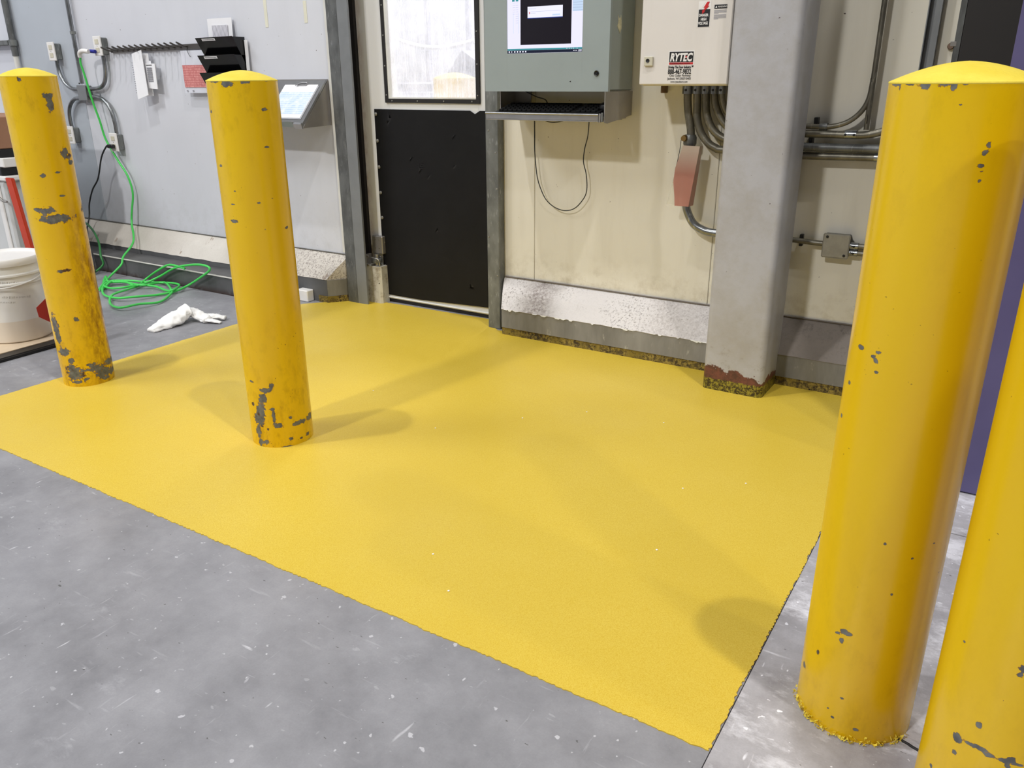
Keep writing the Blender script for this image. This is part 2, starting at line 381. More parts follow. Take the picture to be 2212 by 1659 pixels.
# ================================================================== WALLS
WY = 2.99; WT = 3.11; WH = 4.2
wb = struct('wall_back')
def panel(x0, x1, mt, z0=0.0, z1=WH): box('wall_panel', x0+0.0008, x1-0.0008, WY, WT, z0, z1, mt, wb, 0.002)
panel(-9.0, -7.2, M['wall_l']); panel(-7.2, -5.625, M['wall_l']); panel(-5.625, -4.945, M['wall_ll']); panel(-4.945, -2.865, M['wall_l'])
panel(-2.865, -1.97, M['wall_l'], 2.2)
panel(-1.97, -1.772, M['wall_r']); panel(-1.772, -0.983, M['wall_r']); panel(-0.983, -0.36, M['wall_r']); panel(-0.36, 2.6, M['wall_r'])
wl = struct('wall_left'); box('wall_panel', -9.12, -9.0, -8, 3.11, 0, WH, M['wall_l'], wl)
# the bright room beyond the door
M['far'] = simple('bright_white_panel', L(240, 240, 246), 0.5, 0, 0.04, 3)
wf = struct('wall_far'); box('wall_panel', -9, -5.6, 7.4, 7.5, 0, WH, M['far'], wf); box('wall_panel', -5.6+0.01, -3.4, 7.4, 7.5, 0, WH, M['far'], wf); box('wall_panel', -3.39, 2.6, 7.4, 7.5, 0, WH, M['far'], wf)
wr = struct('wall_right'); box('wall_panel', -0.6, -0.5, 3.13, 7.4, 0, WH, M['far'], wr)

# flashing and posts
t1 = struct('trim_1'); box('flashing', -2.900, -2.862, 2.978, 2.9895, 0.25, 2.3, M['trim_white'], t1, 0.001)
t2 = struct('trim_2')
prism('steel_angle', [(-2.868, 2.960), (-2.800, 2.957), (-2.800, 2.988), (-2.868, 3.12)], 'z', 0, 2.28, M['galv_d'], t2)
prism('jamb_face', [(-2.7995, 2.958), (-2.738, 2.961), (-2.738, 2.972), (-2.7995, 3.0)], 'z', 0, 2.28, M['jamb'], t2)
box('gasket', -2.858, -2.791, 3.055, 3.13, 0, 2.2, M['gasket'], t2)
t3 = struct('trim_3')
box('steel_angle', -1.991, -1.926, 2.947, 3.125, 0, 2.28, M['galv'], t3, 0.003)
for i, (x, z) in enumerate([(-1.937, .25), (-1.980, .42), (-1.935, .63), (-1.94, .78), (-1.975, .87)]):
    lathe('rivet', [(0.0, -0.0025), (0.003, -0.002), (0.004, 0)], (x, 2.947, z), M['screw'], t3, 8, 'y')

# sloped curbs at the foot of the wall
def curb(name, x0, x1, slope, miter, kick, fold=2.99):
    s = struct(name); yf = 2.885
    a, b = miter
    bm = bmesh.new(); n = max(2, int((x1-x0)/0.02)); ring = []
    for i in range(n+1):
        t = i/n; xw = x0+a+(x1+b-x0-a)*t; xf = x0+(x1-x0)*t
        j = lambda s_: mnoise.noise(Vector((xf*14, s_, 0)))*0.003+mnoise.noise(Vector((xf*60, s_, 4)))*0.0007
        ring.append([bm.verts.new(v) for v in ((xf, yf-0.002, 0.120+j(1)), (xf*0.5+xw*0.5, (yf+WY)/2-0.004, 0.182+j(2)*.5), (xw, WY-0.0005, 0.240+j(3)), (xw, WY-0.0005, 0.10), (xf, yf+0.03, 0.10))])
    for A, B in zip(ring, ring[1:]):
        for i in range(5): bm.faces.new((A[i], A[(i+1) % 5], B[(i+1) % 5], B[i]))
    bm.faces.new(ring[0]); bm.faces.new(ring[-1][::-1])
    finish('sloped_cap', bm, slope, s)
    prism('curb_face', [(x0, yf), (x1, yf), (x1+b, WY), (x0+a, WY)], 'z', 0.036 if kick else 0.0, 0.119, M['curb'] if kick else M['curb_l'], s)
    if kick: prism('painted_foot', [(x0, yf+0.004), (x1, yf+0.004), (x1+b, WY), (x0+a, WY)], 'z', 0.0, 0.036, M['kick'], s)
    return s
c1 = curb('baseboard_left', -8.9, -2.94, M['slope_l'], (0, 0.078), False)
prism('painted_foot', [(-3.0, 2.880), (-2.936, 2.880), (-2.855, 2.987), (-3.0, 2.987)], 'z', 0, 0.035, M['kick'], c1)
prism('end_plate', [(-2.9395, 2.886), (-2.9365, 2.884), (-2.858, 2.986), (-2.861, 2.988)], 'z', 0.035, 0.118, M['curb'], c1)
# speckled white right-hand length of the left curb's cap
c2 = curb('baseboard_right', -1.878, -0.80, M['slope_r'], (-0.05, 0), True)
M['slope_g'] = speckled('bare_grey_render', L(128, 120, 114), L(88, 82, 78), 50, .5, .7)
c3 = curb('baseboard_right', -0.7995, -0.27, M['slope_g'], (0, 0), True)
tube('caulk_bead', [(-1.92, 2.984, 0.242), (-1.6, 2.984, 0.2425), (-1.2, 2.984, 0.240), (-0.36, 2.984, 0.24)], 0.0035, simple('grey_caulk', L(120, 114, 112), 0.8), c2, 6)
tube('caulk_bead', [(-8.9, 2.984, 0.241), (-6, 2.984, 0.2425), (-4, 2.984, 0.240), (-2.88, 2.984, 0.24)], 0.003, simple('dark_caulk', L(112, 112, 110), 0.8), c1, 6)
k = NT('peeling_white_paint_edge'); k.col(L(224, 222, 214)); k.p.inputs['Roughness'].default_value = .7
bm = bmesh.new(); rnd = random.Random(5)                     # torn paint flakes along the lip
for i in range(26):
    x = -1.87+rnd.random()*0.93; s_ = 0.006+rnd.random()*0.030; h = 0.0015+rnd.random()**2*0.006
    v = [bm.verts.new(p) for p in ((x, 2.8815, .121), (x+s_, 2.8815, .1205), (x+s_*.7, 2.8795, .120-h), (x+s_*.2, 2.880, .1195-h*.6))]; bm.faces.new(v)
prop(finish('paint_flakes', bm, k.m, c2), kind='stuff')
# low steel step rail along the left curb
M['rail'] = (lambda k: (k.col(k.mix(k.math('MULTIPLY', k.ramp(k.xyz(2), 0.035, 0.0), k.ramp(k.noise(14, 4), .35, .5)), k.mix(k.ramp(k.noise(5, 5, .6, (1, 1, .4)), .3, .7), L(66, 66, 67), L(98, 98, 100)), L(48, 26, 18))), k.p.inputs['Roughness'].__setattr__('default_value', .5), k.m)[2])(NT('rust_stained_steel'))
rl = thing('curb_rail', (-4.6, 2.8, 0), 'dark steel rail with thin pale lip and rusty foot along left wall curb', 'rail')
box('rail_face', -8.8, -3.17, 2.722, 2.884, 0.0, 0.094, M['rail'], rl, 0.002)
box('rail_lip', -8.8, -3.168, 2.716, 2.7275, 0.0945, 0.101, simple('pale_worn_edge', L(196, 194, 188), .4), rl, 0.002)
e = box('curb_end_block', -3.115, -3.038, 2.838, 2.884, 0.0, 0.060, M['white'], None, 0.004); prop(e, 'short white painted block against the curb left of the door', 'block')

# ================================================================== DOOR
dr = struct('door_1'); DOOR_SHIFT = Vector((-0.055, 0.07, -0.013)); dr.location = (0, 0, 0)
DY = 3.0
boxes('door_leaf', [(-2.733, -2.562, DY, DY+.06, 0.032, 2.17), (-2.053, -1.985, DY, DY+.06, 0.032, 2.17), (-2.5615, -2.0535, DY, DY+.06, 0.032, 0.994), (-2.5615, -2.0535, DY, DY+.06, 1.80, 2.17)], M['door'], dr)
fr = boxes('window_frame', [(-2.578, -2.558, DY-.008, DY-.0003, 0.984, 1.82), (-2.060, -2.040, DY-.008, DY-.0003, 0.984, 1.82), (-2.5578, -2.0602, DY-.008, DY-.0003, 0.984, 1.002), (-2.5578, -2.0602, DY-.008, DY-.0003, 1.80, 1.82)], M['gasket'], dr)
boxes('window_bead', [(-2.558, -2.548, DY-.006, DY+.01, 1.0025, 1.7998), (-2.5478, -2.0605, DY-.006, DY+.01, 1.0025, 1.008)], M['trim_white'], dr)
for x, z in [(-2.568, z) for z in (1.018, 1.145, 1.275, 1.40)]+[(-2.05, z) for z in (1.018, 1.145, 1.275, 1.40)]+[(x, 0.993) for x in (-2.535, -2.385, -2.235, -2.08)]:
    lathe('screw', [(0, -.0028), (.0028, -.0022), (.0036, 0)], (x, DY-.008, z), M['screw'], fr, 8, 'y')
k = NT('scratched_acrylic')                                  # clear sheet hazed by scratches
sc = k.ramp(k.noise(38, 3, .6, (7, 1, .22)), .5, .75); sc2 = k.ramp(k.noise(10, 4, .65), .35, .7)
hz = k.math('ADD', k.math('MULTIPLY', sc, 0.42), k.math('ADD', k.math('MULTIPLY', sc2, 0.2), 0.24))
tr = k.n('ShaderNodeBsdfTransparent'); tl = k.n('ShaderNodeBsdfTranslucent'); df = k.n('ShaderNodeBsdfDiffuse'); gl = k.n('ShaderNodeBsdfGlossy')
tl.inputs[0].default_value = (.96, .96, 1, 1); df.inputs[0].default_value = (.9, .9, .93, 1); gl.inputs[1].default_value = .12
mh = k.n('ShaderNodeMixShader'); mh.inputs[0].default_value = .35; k.lk(tl.outputs[0], mh.inputs[1]); k.lk(df.outputs[0], mh.inputs[2])
ms = k.n('ShaderNodeMixShader'); k.lk(hz, ms.inputs[0]); k.lk(tr.outputs[0], ms.inputs[1]); k.lk(mh.outputs[0], ms.inputs[2])
mg = k.n('ShaderNodeMixShader'); mg.inputs[0].default_value = .05; k.lk(ms.outputs[0], mg.inputs[1]); k.lk(gl.outputs[0], mg.inputs[2])
k.lk(mg.outputs[0], k.t.nodes['Material Output'].inputs[0]); M['acryl'] = k.m
box('window_pane', -2.5475, -2.0605, DY+.011, DY+.016, 1.0085, 1.7995, M['acryl'], dr)
# black rubber kick sheet: bows away from the leaf at its free lower corner
bm = bmesh.new(); nx, nz = 26, 34; grid = []
def rz(u): return 0.953 + (-0.001 if u < .84 else 0.0)
for j in range(nz+1):
    row = []
    for i in range(nx+1):
        u, v = i/nx, j/nz; x = -2.653+u*0.66
        zb = 0.052 + 0.030*max(0, (u-.35))*1.0; zt = 0.955
        if abs(i-23) < 1 and j == nz: zt -= 0.014
        z = zb+(zt-zb)*v
        y = DY-0.004-0.020*max(0, u-.35)*(1-v)**2-0.003*math.sin(u*5+v*3)*(1-v)
        row.append(bm.verts.new((x, y, z)))
    grid.append(row)
for j in range(nz):
    for i in range(nx): bm.faces.new((grid[j][i], grid[j][i+1], grid[j+1][i+1], grid[j+1][i]))
bmesh.ops.solidify(bm, geom=list(bm.faces), thickness=0.003)
sheet = finish('rubber_sheet', bm, M['rubber'], dr, True); sharp(sheet)
for i in range(8):
    z = 0.932-0.1222*i
    lathe('bolt', [(0, -.008), (.0035, -.007), (.0042, -.0035), (.0075, -.003), (.0088, 0)], (-2.641, DY-.0085, z), M['screw'], sheet, 14, 'y')
tube('sheet_edge_bead', [(-2.733, DY-.003, .040), (-2.4, DY-.003, .040), (-2.0, DY-.003, .040)], .005, M['trim_white'], dr, 8, 1)
box('sweep', -2.733, -1.99, DY+.006, DY+.05, 0.006, 0.030, M['gasket'], dr)
# lower spring hinge
hg = boxes('hinge', [(-2.702, -2.634, 2.972, 2.999, .262, .352)], M['stain_d'], dr, .004)
for x in (-2.655, -2.678):
    for z in (.335, .292): lathe('rivet', [(0, -.0015), (.0025, -.001), (.0033, 0)], (x, 2.972, z), M['conduit_d'], hg, 8, 'y')
boxes('hinge_bracket', [(-2.738, -2.728, 2.93, 2.999, .205, .256), (-2.7275, -2.700, 2.935, 2.943, .246, .256), (-2.7275, -2.700, 2.935, 2.943, .206, .214)], M['stain_d'], hg, .001)
lathe('hinge_barrel', [(0, .205), (.011, .205), (.011, .262), (0, .262)], (-2.668, 2.965, 0), M['stain'], hg, 14)
lathe('hinge_collar', [(0, .219), (.024, .219), (.026, .223), (.026, .238), (.024, .242), (0, .242)], (-2.668, 2.965, 0), M['galv_d'], hg, 18)
tube('spring_wire', [(-2.714, 2.944, .244), (-2.70, 2.938, .250), (-2.655, 2.936, .247), (-2.636, 2.940, .240), (-2.634, 2.945, .214), (-2.645, 2.948, .208)], .003, M['stain'], hg, 6, 4)
hc = prism('hinge_cover', [(-2.7345, 2.952), (-2.725, 2.940), (-2.640, 2.940), (-2.630, 2.950), (-2.630, 2.9995), (-2.7345, 2.9995)], 'z', 0.003, .204, M['cover'], dr)
for x, z in ((-2.722, .165), (-2.72, .05), (-2.642, .12)): lathe('screw', [(0, -.002), (.003, -.001), (.0035, 0)], (x, 2.9398, z), M['ink'], hc, 8, 'y')
dr.location = DOOR_SHIFT
# ================================================================== BOLLARDS
CHIPS = {"B1":[[0.0925,1.0259,0.0191,0.0118],[0.0852,1.0011,0.0119,0.0236],[-0.7982,1.0784,0.0062,0.0078],[0.3437,0.8436,0.0151,0.0178],[0.5446,0.8282,0.0163,0.0079],[0.5597,0.8078,0.0167,0.0079],[-0.118,0.7808,0.0106,0.0039],[-0.699,0.7718,0.01,0.0059],[-0.8112,0.6538,0.029,0.0118],[-1.1421,0.6573,0.0125,0.0079],[-0.4871,0.6235,0.0549,0.0137],[-0.4391,0.6311,0.0196,0.0098],[0.9678,0.6482,0.0229,0.0141],[-0.1571,0.7016,0.0104,0.0039],[-0.6516,0.4418,0.0238,0.0059],[-0.5539,0.2597,0.0079,0.0098],[-1.5146,0.2368,0.0158,0.0397],[-1.4615,0.1861,0.0145,0.0238],[-1.321,0.1393,0.0269,0.0138],[-1.0624,0.1045,0.0118,0.0098],[0.6491,0.0743,0.0455,0.0119],[-1.0182,0.0553,0.0367,0.0275],[-1.1327,0.0753,0.0249,0.0158],[-0.2415,0.0662,0.0284,0.0098],[0.1098,0.0423,0.0338,0.0197],[0.7118,0.0366,0.0684,0.012],[-0.3143,0.0843,0.0159,0.0059],[0.1712,0.0199,0.0178,0.0079],[-0.6144,0.0306,0.0099,0.0059],[-0.9383,0.0221,0.0219,0.0059]],"B2":[[-1.151,1.0657,0.0162,0.0101],[-1.5543,1.0705,0.0207,0.0044],[-0.6267,1.0677,0.0101,0.0058],[-0.0158,1.0709,0.0154,0.0022],[-1.9405,0.9928,0.0085,0.0044],[-0.1627,0.9976,0.0086,0.0044],[-0.2143,0.8996,0.0099,0.0029],[-1.7535,0.8513,0.0069,0.0037],[-1.4694,0.701,0.0125,0.0044],[-1.4299,0.7481,0.008,0.0022],[-0.6369,0.7524,0.0058,0.0029],[0.2213,0.6736,0.0076,0.0044],[-1.2932,0.7847,0.0036,0.0022],[-0.2172,0.7613,0.0033,0.0022],[-0.5352,0.677,0.0029,0.0022],[-0.8943,0.2089,0.0088,0.0101],[-1.1202,0.194,0.0175,0.0101],[-1.2446,0.1661,0.0137,0.0203],[-1.3787,0.1255,0.0152,0.0233],[-1.4575,0.0943,0.0206,0.0204],[-1.5695,0.053,0.0117,0.0205],[-1.5864,0.1042,0.0096,0.0117],[-0.9475,0.1319,0.0104,0.0058],[-0.933,0.1063,0.0059,0.0202],[-0.8413,0.0773,0.0146,0.0087],[-0.4014,0.0989,0.0061,0.0058],[-0.1024,0.0726,0.0268,0.0073],[0.4378,0.0731,0.0268,0.0103],[-1.2809,0.02,0.0088,0.0073],[-0.4601,0.0259,0.0075,0.0058],[0.1973,0.0226,0.0098,0.0059],[0.3302,-0.0015,0.0182,0.0044],[-0.6135,0.0036,0.0174,0.0029],[-1.5267,0.016,0.0111,0.0117],[-1.6185,0.2171,0.0075,0.0044],[-1.6785,0.1414,0.0069,0.0059],[-0.096,0.0192,0.0054,0.0029],[-1.1829,0.0649,0.0049,0.0043]],"B3":[[-2.5233,1.0625,0.015,0.0038],[-2.4362,1.0576,0.0028,0.0046],[-2.26,1.0634,0.0111,0.0038],[-2.0167,1.0612,0.0088,0.0067],[-1.7409,1.0626,0.0077,0.0052],[-1.6182,1.0612,0.0045,0.0067],[-1.6507,1.0639,0.0075,0.0022],[-1.4943,1.0636,0.0037,0.0037],[-1.8962,1.0651,0.0033,0.0022],[-1.1654,1.0648,0.0024,0.0022],[-0.9808,1.0642,0.0044,0.0022],[-1.5107,1.0371,0.0022,0.0022],[-1.0801,0.989,0.0033,0.006],[-1.0959,0.9793,0.0049,0.0037],[-1.1186,0.9623,0.0057,0.0033],[-1.0993,0.956,0.0029,0.0022],[-1.1043,0.9436,0.0024,0.0022],[-2.3839,0.6915,0.0065,0.0038],[-2.0275,0.6939,0.0044,0.003],[-2.115,0.6849,0.0038,0.0023],[-2.0504,0.6793,0.0036,0.0037],[-2.0169,0.6638,0.0031,0.0022],[-2.5746,0.6282,0.0037,0.0031],[-2.6846,0.5673,0.0044,0.0047],[-1.8357,0.2108,0.0064,0.0052],[-1.9244,0.2026,0.0058,0.0022],[-1.7251,0.2106,0.0061,0.0037],[-1.8501,0.1928,0.0032,0.0052],[-1.4441,0.393,0.0022,0.0022],[-0.6415,0.3952,0.0031,0.0022],[-0.9943,0.3724,0.0022,0.0022],[-2.2726,0.1404,0.0034,0.0053],[-2.6362,0.0833,0.0066,0.0054],[-1.6716,0.0812,0.003,0.0022],[-1.88,0.0477,0.0032,0.003],[-1.7695,0.0343,0.0031,0.0022],[-1.3686,0.027,0.006,0.003],[-1.2066,0.3041,0.0022,0.0022]],"B4":[[-1.9398,0.2466,0.0034,0.0064],[-1.6253,0.3609,0.0051,0.0064],[-1.6199,0.3501,0.0045,0.0051],[-2.1606,0.2074,0.0068,0.0078],[-2.1648,0.1811,0.0038,0.0045],[-2.0108,0.2111,0.0097,0.0032],[-1.8638,0.214,0.0092,0.0038],[-1.7167,0.2103,0.0077,0.0038],[-1.5631,0.2109,0.009,0.0032],[-1.4601,0.2158,0.0053,0.0051],[-1.3557,0.2114,0.0082,0.0026],[-2.5007,0.125,0.0032,0.0033],[-1.4924,0.2035,0.0033,0.0038],[-2.4211,0.3532,0.0022,0.0022]]}
def bollard(loc, r, h, key, label, capm, pm, dome=0.026, fine=0.0028, group='yellow bollards'):
    t = thing('bollard', (loc[0], loc[1], 0), label, 'bollard', group)
    seg = int(2*math.pi*r/fine); nz = int(h/fine)
    th = np.linspace(-math.pi, math.pi, seg, endpoint=False); z = np.linspace(0, h, nz+1)
    T, Z = np.meshgrid(th, z)
    co = np.stack([r*np.cos(T), r*np.sin(T), Z], -1).reshape(-1, 3)
    fld = np.full(T.shape, 3.0)
    for (a, zc, ra, rz_) in CHIPS.get(key, []):
        d = (T-a+math.pi) % (2*math.pi)-math.pi
        fld = np.minimum(fld, np.sqrt((d*r/ra)**2+((Z-zc)/rz_)**2))
    if not CHIPS.get(key): pass
    idx = np.arange(seg*(nz+1)).reshape(nz+1, seg)
    nxt = np.roll(idx, -1, 1)
    q = np.stack([idx[:-1], nxt[:-1], nxt[1:], idx[1:]], -1).reshape(-1, 4)
    me = bpy.data.meshes.new('pipe'); me.vertices.add(len(co)); me.vertices.foreach_set('co', co.ravel())
    me.loops.add(q.size); me.loops.foreach_set('vertex_index', q.ravel().astype(np.int32))
    me.polygons.add(len(q)); me.polygons.foreach_set('loop_start', np.arange(0, q.size, 4, dtype=np.int32))
    me.polygons.foreach_set('loop_total', np.full(len(q), 4, dtype=np.int32)); me.update(calc_edges=True)
    at = me.attributes.new('chip', 'FLOAT', 'POINT'); at.data.foreach_set('value', fld.ravel().astype(np.float32))
    o = bpy.data.objects.new('pipe', me); COL.objects.link(o); me.materials.append(pm)
    me.polygons.foreach_set('use_smooth', [True]*len(q)); o.parent = t; o.location = (0, 0, 0)
    prof = [(r*0.985, -0.02), (r*1.0, -0.0008), (r*1.008, 0.0006), (r*1.003, 0.0022)]
    for i in range(1, 15):
        a = 1-i/14; prof.append((r*a, 0.0022+dome*(1-a*a)*(1-.12*a)))
    c = lathe('domed_cap', [(p[0], p[1]) for p in prof], (0, 0, h), capm, None, 72); c.parent = t
    return t
k = NT('lemon_yellow_cap_paint'); k.col(k.mix(k.ramp(k.noise(18, 5), .3, .7), L(222, 198, 52), L(234, 212, 78))); k.p.inputs['Roughness'].default_value = .6; k.bump(k.noise(60, 5, .7), .5, .003); M['cap'] = k.m
yp0 = yellow_paint('rubbed_yellow_enamel', 0.8, 1.0, 1.0); yp1 = yellow_paint('chipped_yellow_enamel', 0.75, 1.0); yp2 = yellow_paint('yellow_enamel', 0.3, 0.1)
bollard((-2.922, 1.579), .0885, 1.088, 'B1', 'yellow bollard farthest left beside the white bucket with grey chips', M['cap'], yp0)
bollard((-1.885, 1.600), .0945, 1.070, 'B2', 'yellow bollard standing alone left of the black door panel, chipped grey foot', M['cap'], yp1)
b3 = bollard((-0.0985, 1.3115), .0955, 1.062, 'B3', 'large near yellow bollard at the right edge of the yellow floor, dome in view', M['cap'], yp2)
bollard((.112, 1.145), .0955, 1.062, 'B4', 'yellow bollard cut off by the lower right corner, long grey scrape near foot', M['cap'], yp2)
bollard((-2.47, 3.395), .1035, 1.075, '', 'pale yellow bollard top seen through the scratched door window', M['cap'], yp2, fine=.008)
bm = bmesh.new(); rnd = random.Random(3)                     # curled paint crumbs round the foot of the near bollard
for i in range(230):
    a = R(190+150*rnd.random()); rr = .0955+.001+rnd.random()*.006; x, y = -.0985+rr*math.cos(a), 1.3115+rr*math.sin(a); s_ = .0015+rnd.random()*.0032; z0 = rnd.random()**3*.012
    v = [bm.verts.new((x+(rnd.random()-.5)*s_*2, y+(rnd.random()-.5)*s_*2, z0+rnd.random()*s_*1.6)) for _ in range(4)]
    for tri in ((0, 1, 2), (0, 2, 3), (0, 1, 3)): bm.faces.new([v[i] for i in tri])
prop(finish('paint_crumbs', bm, M['cap'], b3), kind='stuff')

# ================================================================== COLUMN
k = NT('grey_column_paint'); z = k.xyz(2)
jn = k.math('MULTIPLY', k.math('SUBTRACT', k.noise(14, 6, .7), .5), .10); jn2 = k.math('MULTIPLY', k.math('SUBTRACT', k.noise(60, 5, .75), .5), .05)
base = k.mix(k.ramp(k.noise(6, 6, .7), .42, .68), L(174, 174, 179), L(162, 159, 157))
base = k.mix(k.ramp(k.noise(75, 3, .6), .74, .77), base, L(62, 34, 28))
base = k.mix(k.math('MULTIPLY', k.ramp(k.noise(24, 5, .75), .60, .66), k.ramp(z, .25, .08, 0, .6)), base, L(140, 134, 128))
zz = k.math('ADD', k.math('ADD', z, jn), jn2)
primer = k.mix(k.ramp(k.noise(40, 5, .7), .4, .6), L(112, 66, 56), L(80, 50, 44))
base = k.mix(k.ramp(k.math('ADD', zz, k.math('MULTIPLY', k.math('ADD', k.xyz(0), .888), .16)), .098, .100, 1, 0), base, primer)
foot = k.mix(k.ramp(k.noise(110, 5, .75), .45, .58), L(48, 36, 22), L(150, 138, 48))
base = k.mix(k.ramp(k.math('ADD', z, k.math('MULTIPLY', jn2, .4)), .044, .046, 1, 0), base, foot)
k.col(base); k.p.inputs['Roughness'].default_value = .42; k.bump(k.math('ADD', k.noise(90, 4), k.ramp(zz, .083, .086, 0, .5)), .25, .0015)
ct = thing('steel_column', (-.78, 2.82, 0), 'square grey painted steel column with rust at its foot', 'column')
def rounded(x0, x1, y0, y1, r, n=5):
    o = []
    for cx, cy, a0 in ((x1-r, y0+r, -90), (x1-r, y1-r, 0), (x0+r, y1-r, 90), (x0+r, y0+r, 180)):
        for i in range(n+1): a = R(a0+90*i/n); o.append((cx+r*math.cos(a), cy+r*math.sin(a)))
    return o
s = prism('tube', rounded(-.888, -.668, 2.712, 2.925, .022), 'z', 0.0, 4.2, k.m, ct, 0)
for p in s.data.polygons: p.use_smooth = True
sharp(s, 40)

# ================================================================== COMPUTER CABINET
t = thing('computer_cabinet', (-1.604, 2.985, 1.027), 'grey-green steel wall enclosure with a lit screen right of the door', 'cabinet')
box('enclosure', -1.864, -1.342, 2.788, 2.985, 1.03, 1.80, M['cabside'], t, .004)
d = boxes('door_panel', [(-1.868, -1.766, 2.771, 2.787, 1.027, 1.80), (-1.447, -1.339, 2.771, 2.787, 1.027, 1.80), (-1.7659, -1.4471, 2.771, 2.787, 1.027, 1.161), (-1.7659, -1.4471, 2.771, 2.787, 1.415, 1.80)], M['cabgrey'], t, 0)
lathe('lock', [(0, -.003), (.004, -.003), (.005, -.0015), (.0085, -.004), (.0095, -.003), (.0095, 0)], (-1.386, 2.7705, 1.089), M['black'], d, 20, 'y')
prism('scuff_mark', [(-1.497, 1.062), (-1.490, 1.0645), (-1.490, 1.059)], 'y', 2.7705, 2.771, M['ink'], d)
def emit(name, c, s_=1.0):
    k = NT(name); k.col((0, 0, 0, 1)); k.p.inputs['Emission Color'].default_value = c; k.p.inputs['Emission Strength'].default_value = s_; k.p.inputs['Roughness'].default_value = .3; return k.m
scw = emit('lit_white_screen', L(236, 234, 255), 1.1)
SX0, SX1, SZ0 = -1.7655, -1.4475, 1.1615
sc_ = box('screen', SX0, SX1, 2.774, 2.786, SZ0, 1.4145, scw, t)
def scr(name, x0, x1, z0, z1, mt, lay=1): return box(name, x0, x1, 2.774-.0004*lay, 2.774-.0004*(lay-1)-.00001, z0, z1, mt, sc_)
taskm = emit('lit_dark_taskbar', L(14, 22, 48)); teal = emit('lit_teal_bar', L(60, 150, 158)); blk = emit('unlit_black_window', L(16, 8, 20)); pale = emit('lit_pale_blue', L(205, 226, 252)); lineg = emit('lit_grey_line', L(150, 160, 190)); wht = emit('lit_icon_white', L(240, 240, 255), 1.1)
scr('taskbar', SX0, SX1, SZ0, 1.1715, taskm); scr('status_bar', SX0, SX1, 1.1717, 1.1772, teal)
scr('dark_window', -1.708, -1.494, 1.190, 1.375, blk); dg_ = scr('dialog_box', -1.677, -1.530, 1.281, 1.3185, wht, 2)
scr('dialog_edge', -1.677, -1.530, 1.2785, 1.2808, emit('lit_blue_edge', L(30, 60, 150)), 2)
scr('warning_mark', -1.6705, -1.6665, 1.294, 1.301, emit('lit_red_mark', L(220, 110, 120)), 3)
scr('dialog_line', -1.664, -1.54, 1.3010, 1.3016, lineg, 3); scr('dialog_line', -1.664, -1.642, 1.2960, 1.2966, lineg, 3); scr('dialog_button', -1.572, -1.540, 1.2855, 1.2905, pale, 3); scr('dialog_line', -1.672, -1.640, 1.3105, 1.3111, lineg, 3)
scr('side_table', -1.490, -1.449, 1.296, 1.40, pale)
for i in range(9): scr('table_row', -1.489, -1.449, 1.299+i*.0085, 1.2997+i*.0085, lineg, 2)
scr('heading_bar', -1.744, -1.733, 1.3385, 1.350, teal, 2); scr('heading_bar', -1.728, -1.717, 1.3385, 1.350, teal, 2)
for c in range(4):
    for i in range(10 if c > 1 else 6): scr('list_entry', -1.741+c*.0065, -1.7375+c*.0065, 1.333-i*.0075, 1.3338-i*.0075, lineg, 1)
scr('list_frame', -1.7395, -1.7385, 1.230, 1.300, pale, 1); scr('list_frame', -1.718, -1.717, 1.230, 1.300, pale, 1)
for i, x in enumerate((-1.7605, -1.748, -1.736, -1.724, -1.712, -1.700, -1.688)): scr('task_icon', x, x+(.0055 if i != 1 else .003), 1.1642, 1.1695, wht, 2)
for x in (-1.4835, -1.478, -1.472): scr('tray_icon', x, x+.003, 1.1655, 1.1680, wht, 2)
scr('clock_digits', -1.463, -1.450, 1.1680, 1.1698, wht, 2); scr('clock_digits', -1.464, -1.450, 1.1640, 1.1658, wht, 2)
for x in (-1.512, -1.502, -1.494, -1.485, -1.47): scr('status_icon', x, x+.003, 1.1733, 1.1752, wht, 2)
k = NT('yellowed_tape'); k.col(k.mix(k.ramp(k.noise(60, 3), .4, .6), L(190, 182, 150), L(214, 206, 170))); k.p.inputs['Roughness'].default_value = .6
prism('torn_tape', [(2.835, 1.245), (2.842, 1.262), (2.838, 1.283), (2.846, 1.268), (2.853, 1.275), (2.856, 1.266), (2.862, 1.282), (2.866, 1.262), (2.868, 1.240), (2.857, 1.222), (2.85, 1.230)], 'x', -1.3418, -1.3408, k.m, t)
# drop-down bracket and keyboard tray
prism('side_bracket', [(2.752, 1.0265), (2.985, 1.0265), (2.985, .940), (2.775, .918), (2.752, .922)], 'x', -1.3425, -1.339, M['stain_d'], t, .0)
prism('side_bracket', [(2.85, 1.0265), (2.985, 1.0265), (2.985, .940), (2.85, .935)], 'x', -1.852, -1.848, M['stain_d'], t, .0)
box('back_stop', -1.848, -1.775, 2.962, 2.970, .952, 1.0265, M['stain_d'], t)
tr_ = boxes('keyboard_tray', [(-1.850, -1.362, 2.745, 2.952, .9235, .9275), (-1.850, -1.362, 2.745, 2.750, .9278, .9500)], M['stain'], t, .0008)
tube('tray_lip', [(-1.851, 2.7445, .9485), (-1.6, 2.7445, .9485), (-1.361, 2.7445, .9485)], .0036, M['stain'], tr_, 8, 1)
box('tray_runner', -1.3605, -1.345, 2.748, 2.95, .929, .941, M['stain_d'], tr_, .001); box('tray_runner', -1.3600, -1.352, 2.744, 2.75, .922, .953, M['stain'], tr_, .001); box('tray_runner', -1.3500, -1.344, 2.744, 2.75, .924, .956, M['galv'], tr_, .001)
kb = thing('keyboard', (-1.60, 2.84, .928), 'black computer keyboard lying in the steel tray under the screen', 'keyboard')
